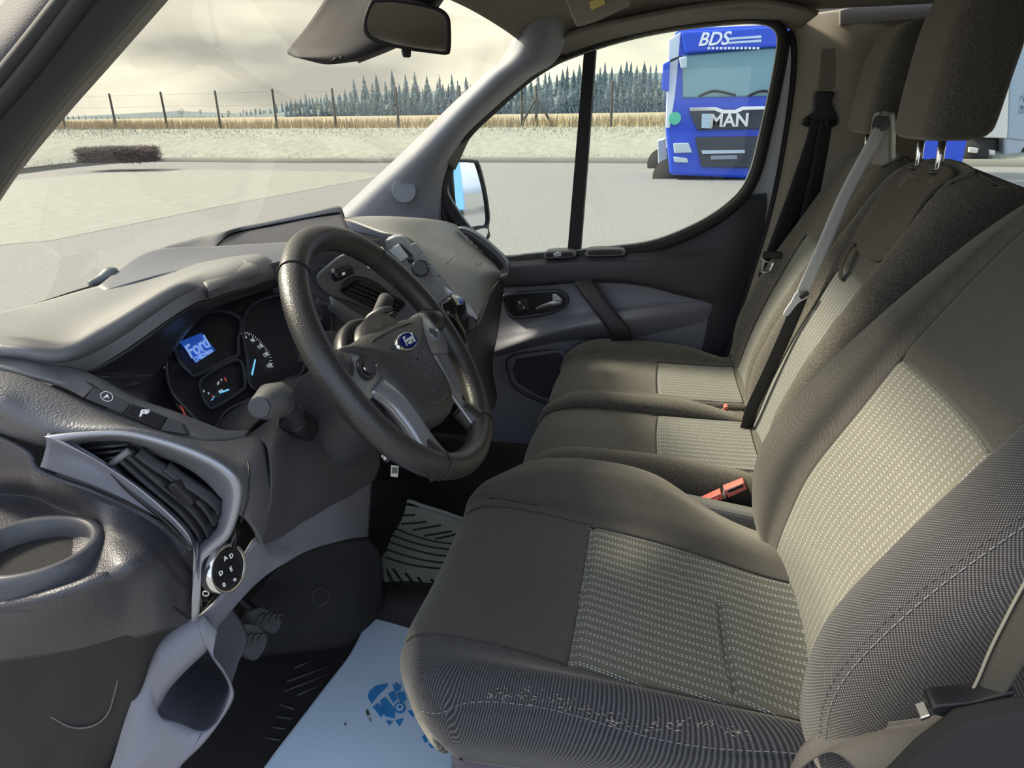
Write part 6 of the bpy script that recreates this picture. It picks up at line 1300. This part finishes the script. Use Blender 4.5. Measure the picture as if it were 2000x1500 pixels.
# ------------------------------------------------------------------ rear-view mirror and sensor housing
mh = plain('mirror_housing_dark', (.022, .019, .021), .7, grain=1500, gs=.1, spec=.25)
hou = loft('sensor_housing', [T(r) for r in (
    [(650, -30, .85), (640, -10, .86), (600, 50, .88), (572, 85, .89), (561, 103, .90), (575, 112, .90)],
    [(700, -30, .83), (690, 0, .83), (650, 55, .84), (610, 95, .85), (590, 112, .85), (600, 118, .86)],
    [(760, -30, .80), (750, 20, .80), (735, 60, .80), (720, 88, .80), (690, 112, .81), (640, 126, .83)],
    [(850, -20, .82), (840, 10, .82), (810, 50, .82), (790, 75, .82), (765, 92, .83), (700, 120, .85)],
    [(880, -20, .9), (860, 10, .9), (830, 50, .9), (800, 80, .9), (765, 98, .9), (700, 124, .9)])], mh, None, nu=50, nv=30, solid=.006)
setp(hou, 'dark plastic sensor housing with vent slots behind the rear-view mirror', 'sensor housing')
for k in range(7):
    a = 650 + k * 11; tube('vent_slot', T([(a - 4, 120 - k * .8, .825), (a + 8, 112 - k * 2.2, .812)]), .0014, black, hou, n=5)
rm = thing('rear_view_mirror', 'grey rectangular rear-view mirror with tab below, at the top of the windscreen', 'mirror', P(795, 50, x=.76))
MO = [(722, 4), (732, -2), (780, -1), (850, 12), (876, 30), (881, 60), (880, 98), (872, 107), (840, 104), (790, 97), (735, 83), (712, 66), (709, 40)]
MI = [(728, 10), (738, 5), (780, 6), (846, 19), (869, 34), (873, 60), (872, 94), (866, 100), (840, 97), (790, 90), (738, 76), (720, 62), (717, 40)]
MN = V((-.82, -.57, .0)).normalized(); MC = P(795, 50, x=.76)
def mpp(l, o=0): return [Pp(a, b, MC + MN * o, MN) for a, b in l]
ringmesh('mirror_frame', [mpp(lerp2(MO, [(795, 50)] * 13, .25), -.035), mpp(lerp2(MO, [(795, 50)] * 13, .05), -.028), mpp(MO, -.012), mpp(MO, -.002), mpp(lerp2(MO, MI, .6), .003), mpp(MI, .0)], mh, rm, n=90)
prism('mirror_back', arc(mpp(lerp2(MO, [(795, 50)] * 13, .2), -.034), 50, True), -MN * .004, mh, rm, .001)
prism('mirror_glass', arc(mpp(MI, .0), 60, True), -MN * .002, plain('mirror_glass', (.75, .75, .72), .05, metal=1), rm, 0)
prism('dimming_tab', mpp([(786, 95), (804, 98), (803, 112), (790, 111)], .0), -MN * .012, mh, rm, .002)
tube('mirror_stem', [MC - MN * .03, MC + V((.05, .06, .03)), P(770, -20, x=.86)], .012, black, rm, n=12)
# exterior mirror on the far side
em = thing('door_mirror', 'black exterior mirror outside the passenger quarter window, showing trailers behind', 'mirror', P(915, 390, x=1.98))
EN = V((-.60, -.80, .057)).normalized(); EC = P(915, 380, x=1.98)
def ep(l, o=0): return [Pp(a, b, EC + EN * o, EN) for a, b in l]
EO = [(880, 318), (890, 312), (925, 312), (937, 320), (950, 370), (957, 420), (955, 445), (957, 462), (945, 474), (925, 470), (905, 452), (893, 440), (880, 400), (874, 345)]
EI = [(887, 322), (893, 317), (924, 318), (932, 324), (945, 372), (951, 415), (950, 438), (935, 441), (910, 446), (899, 446), (895, 430), (891, 405), (888, 370), (886, 345)]
ringmesh('mirror_shell', [ep(lerp2(EO, [(915, 380)] * 14, .35), -.09), ep(lerp2(EO, [(915, 380)] * 14, .08), -.07), ep(EO, -.02), ep(EO, .0), ep(EI, .004), ep(EI, -.004)], black, em, n=90)
prism('mirror_glass', arc(ep(EI, -.002), 60, True), -EN * .003, plain('mirror_silver', (.85, .87, .9), .02, metal=1), em, 0)
prism('mirror_lower_glass', arc(ep([(914, 452), (950, 446), (951, 460), (942, 468), (926, 465)], .003), 24, True), -EN * .003, MATS['mirror_silver'], em, 0)
tube('mirror_arm', [P(870, 420, x=1.84), P(890, 430, x=1.95)], .03, black, em, n=12)
# trailers behind the van, in view of that mirror
refl = EC - CAM; refl = (refl - EN * 2 * refl.dot(EN)).normalized()
for i, (off, c) in enumerate(((-.12, (.15, .4, .75)), (.02, (.1, .3, .65)))):
    c0 = EC + refl * 40; c0 = V((c0.x, c0.y, 2.0)); side = V((refl.y, -refl.x, 0)).normalized()
    o = box('trailer', c0 + side * (off * 30 + 1), (2.5, 9, 3.4), plain('trailer_blue_%d' % i, c, .5), None, None, .05); setp(o, ['lighter blue trailer reflected in the exterior mirror', 'darker blue trailer reflected in the exterior mirror'][i], 'trailer')
# sun visor and roof details
o = slab('sun_visor', [(1080, -60), (1125, 52), (1160, 42), (1230, 10), (1240, -60)], 1.25, .02, plain('visor_beige', (.30, .28, .24), .9, grain=900, gs=.3), None, .005); setp(o, 'beige folded sun visor at the top edge of the passenger side', 'sun visor')
prism('visor_label', T([(1150, 4, 1.245), (1180, -8, 1.245), (1182, 8, 1.245), (1155, 20, 1.245)]), V((.002, 0, 0)), plain('label_yellow', (.75, .65, .2), .6), o, 0)
# windscreen wiper outside
wp = tube('windscreen_wiper', T([(175, 556, .50), (200, 545, .52), (216, 535, .53), (228, 528, .54)]), [.006, .010, .012, .006], plain('wiper_grey', (.12, .14, .14), .5), None, n=8); setp(wp, 'grey wiper arm outside at the base of the windscreen', 'wiper')
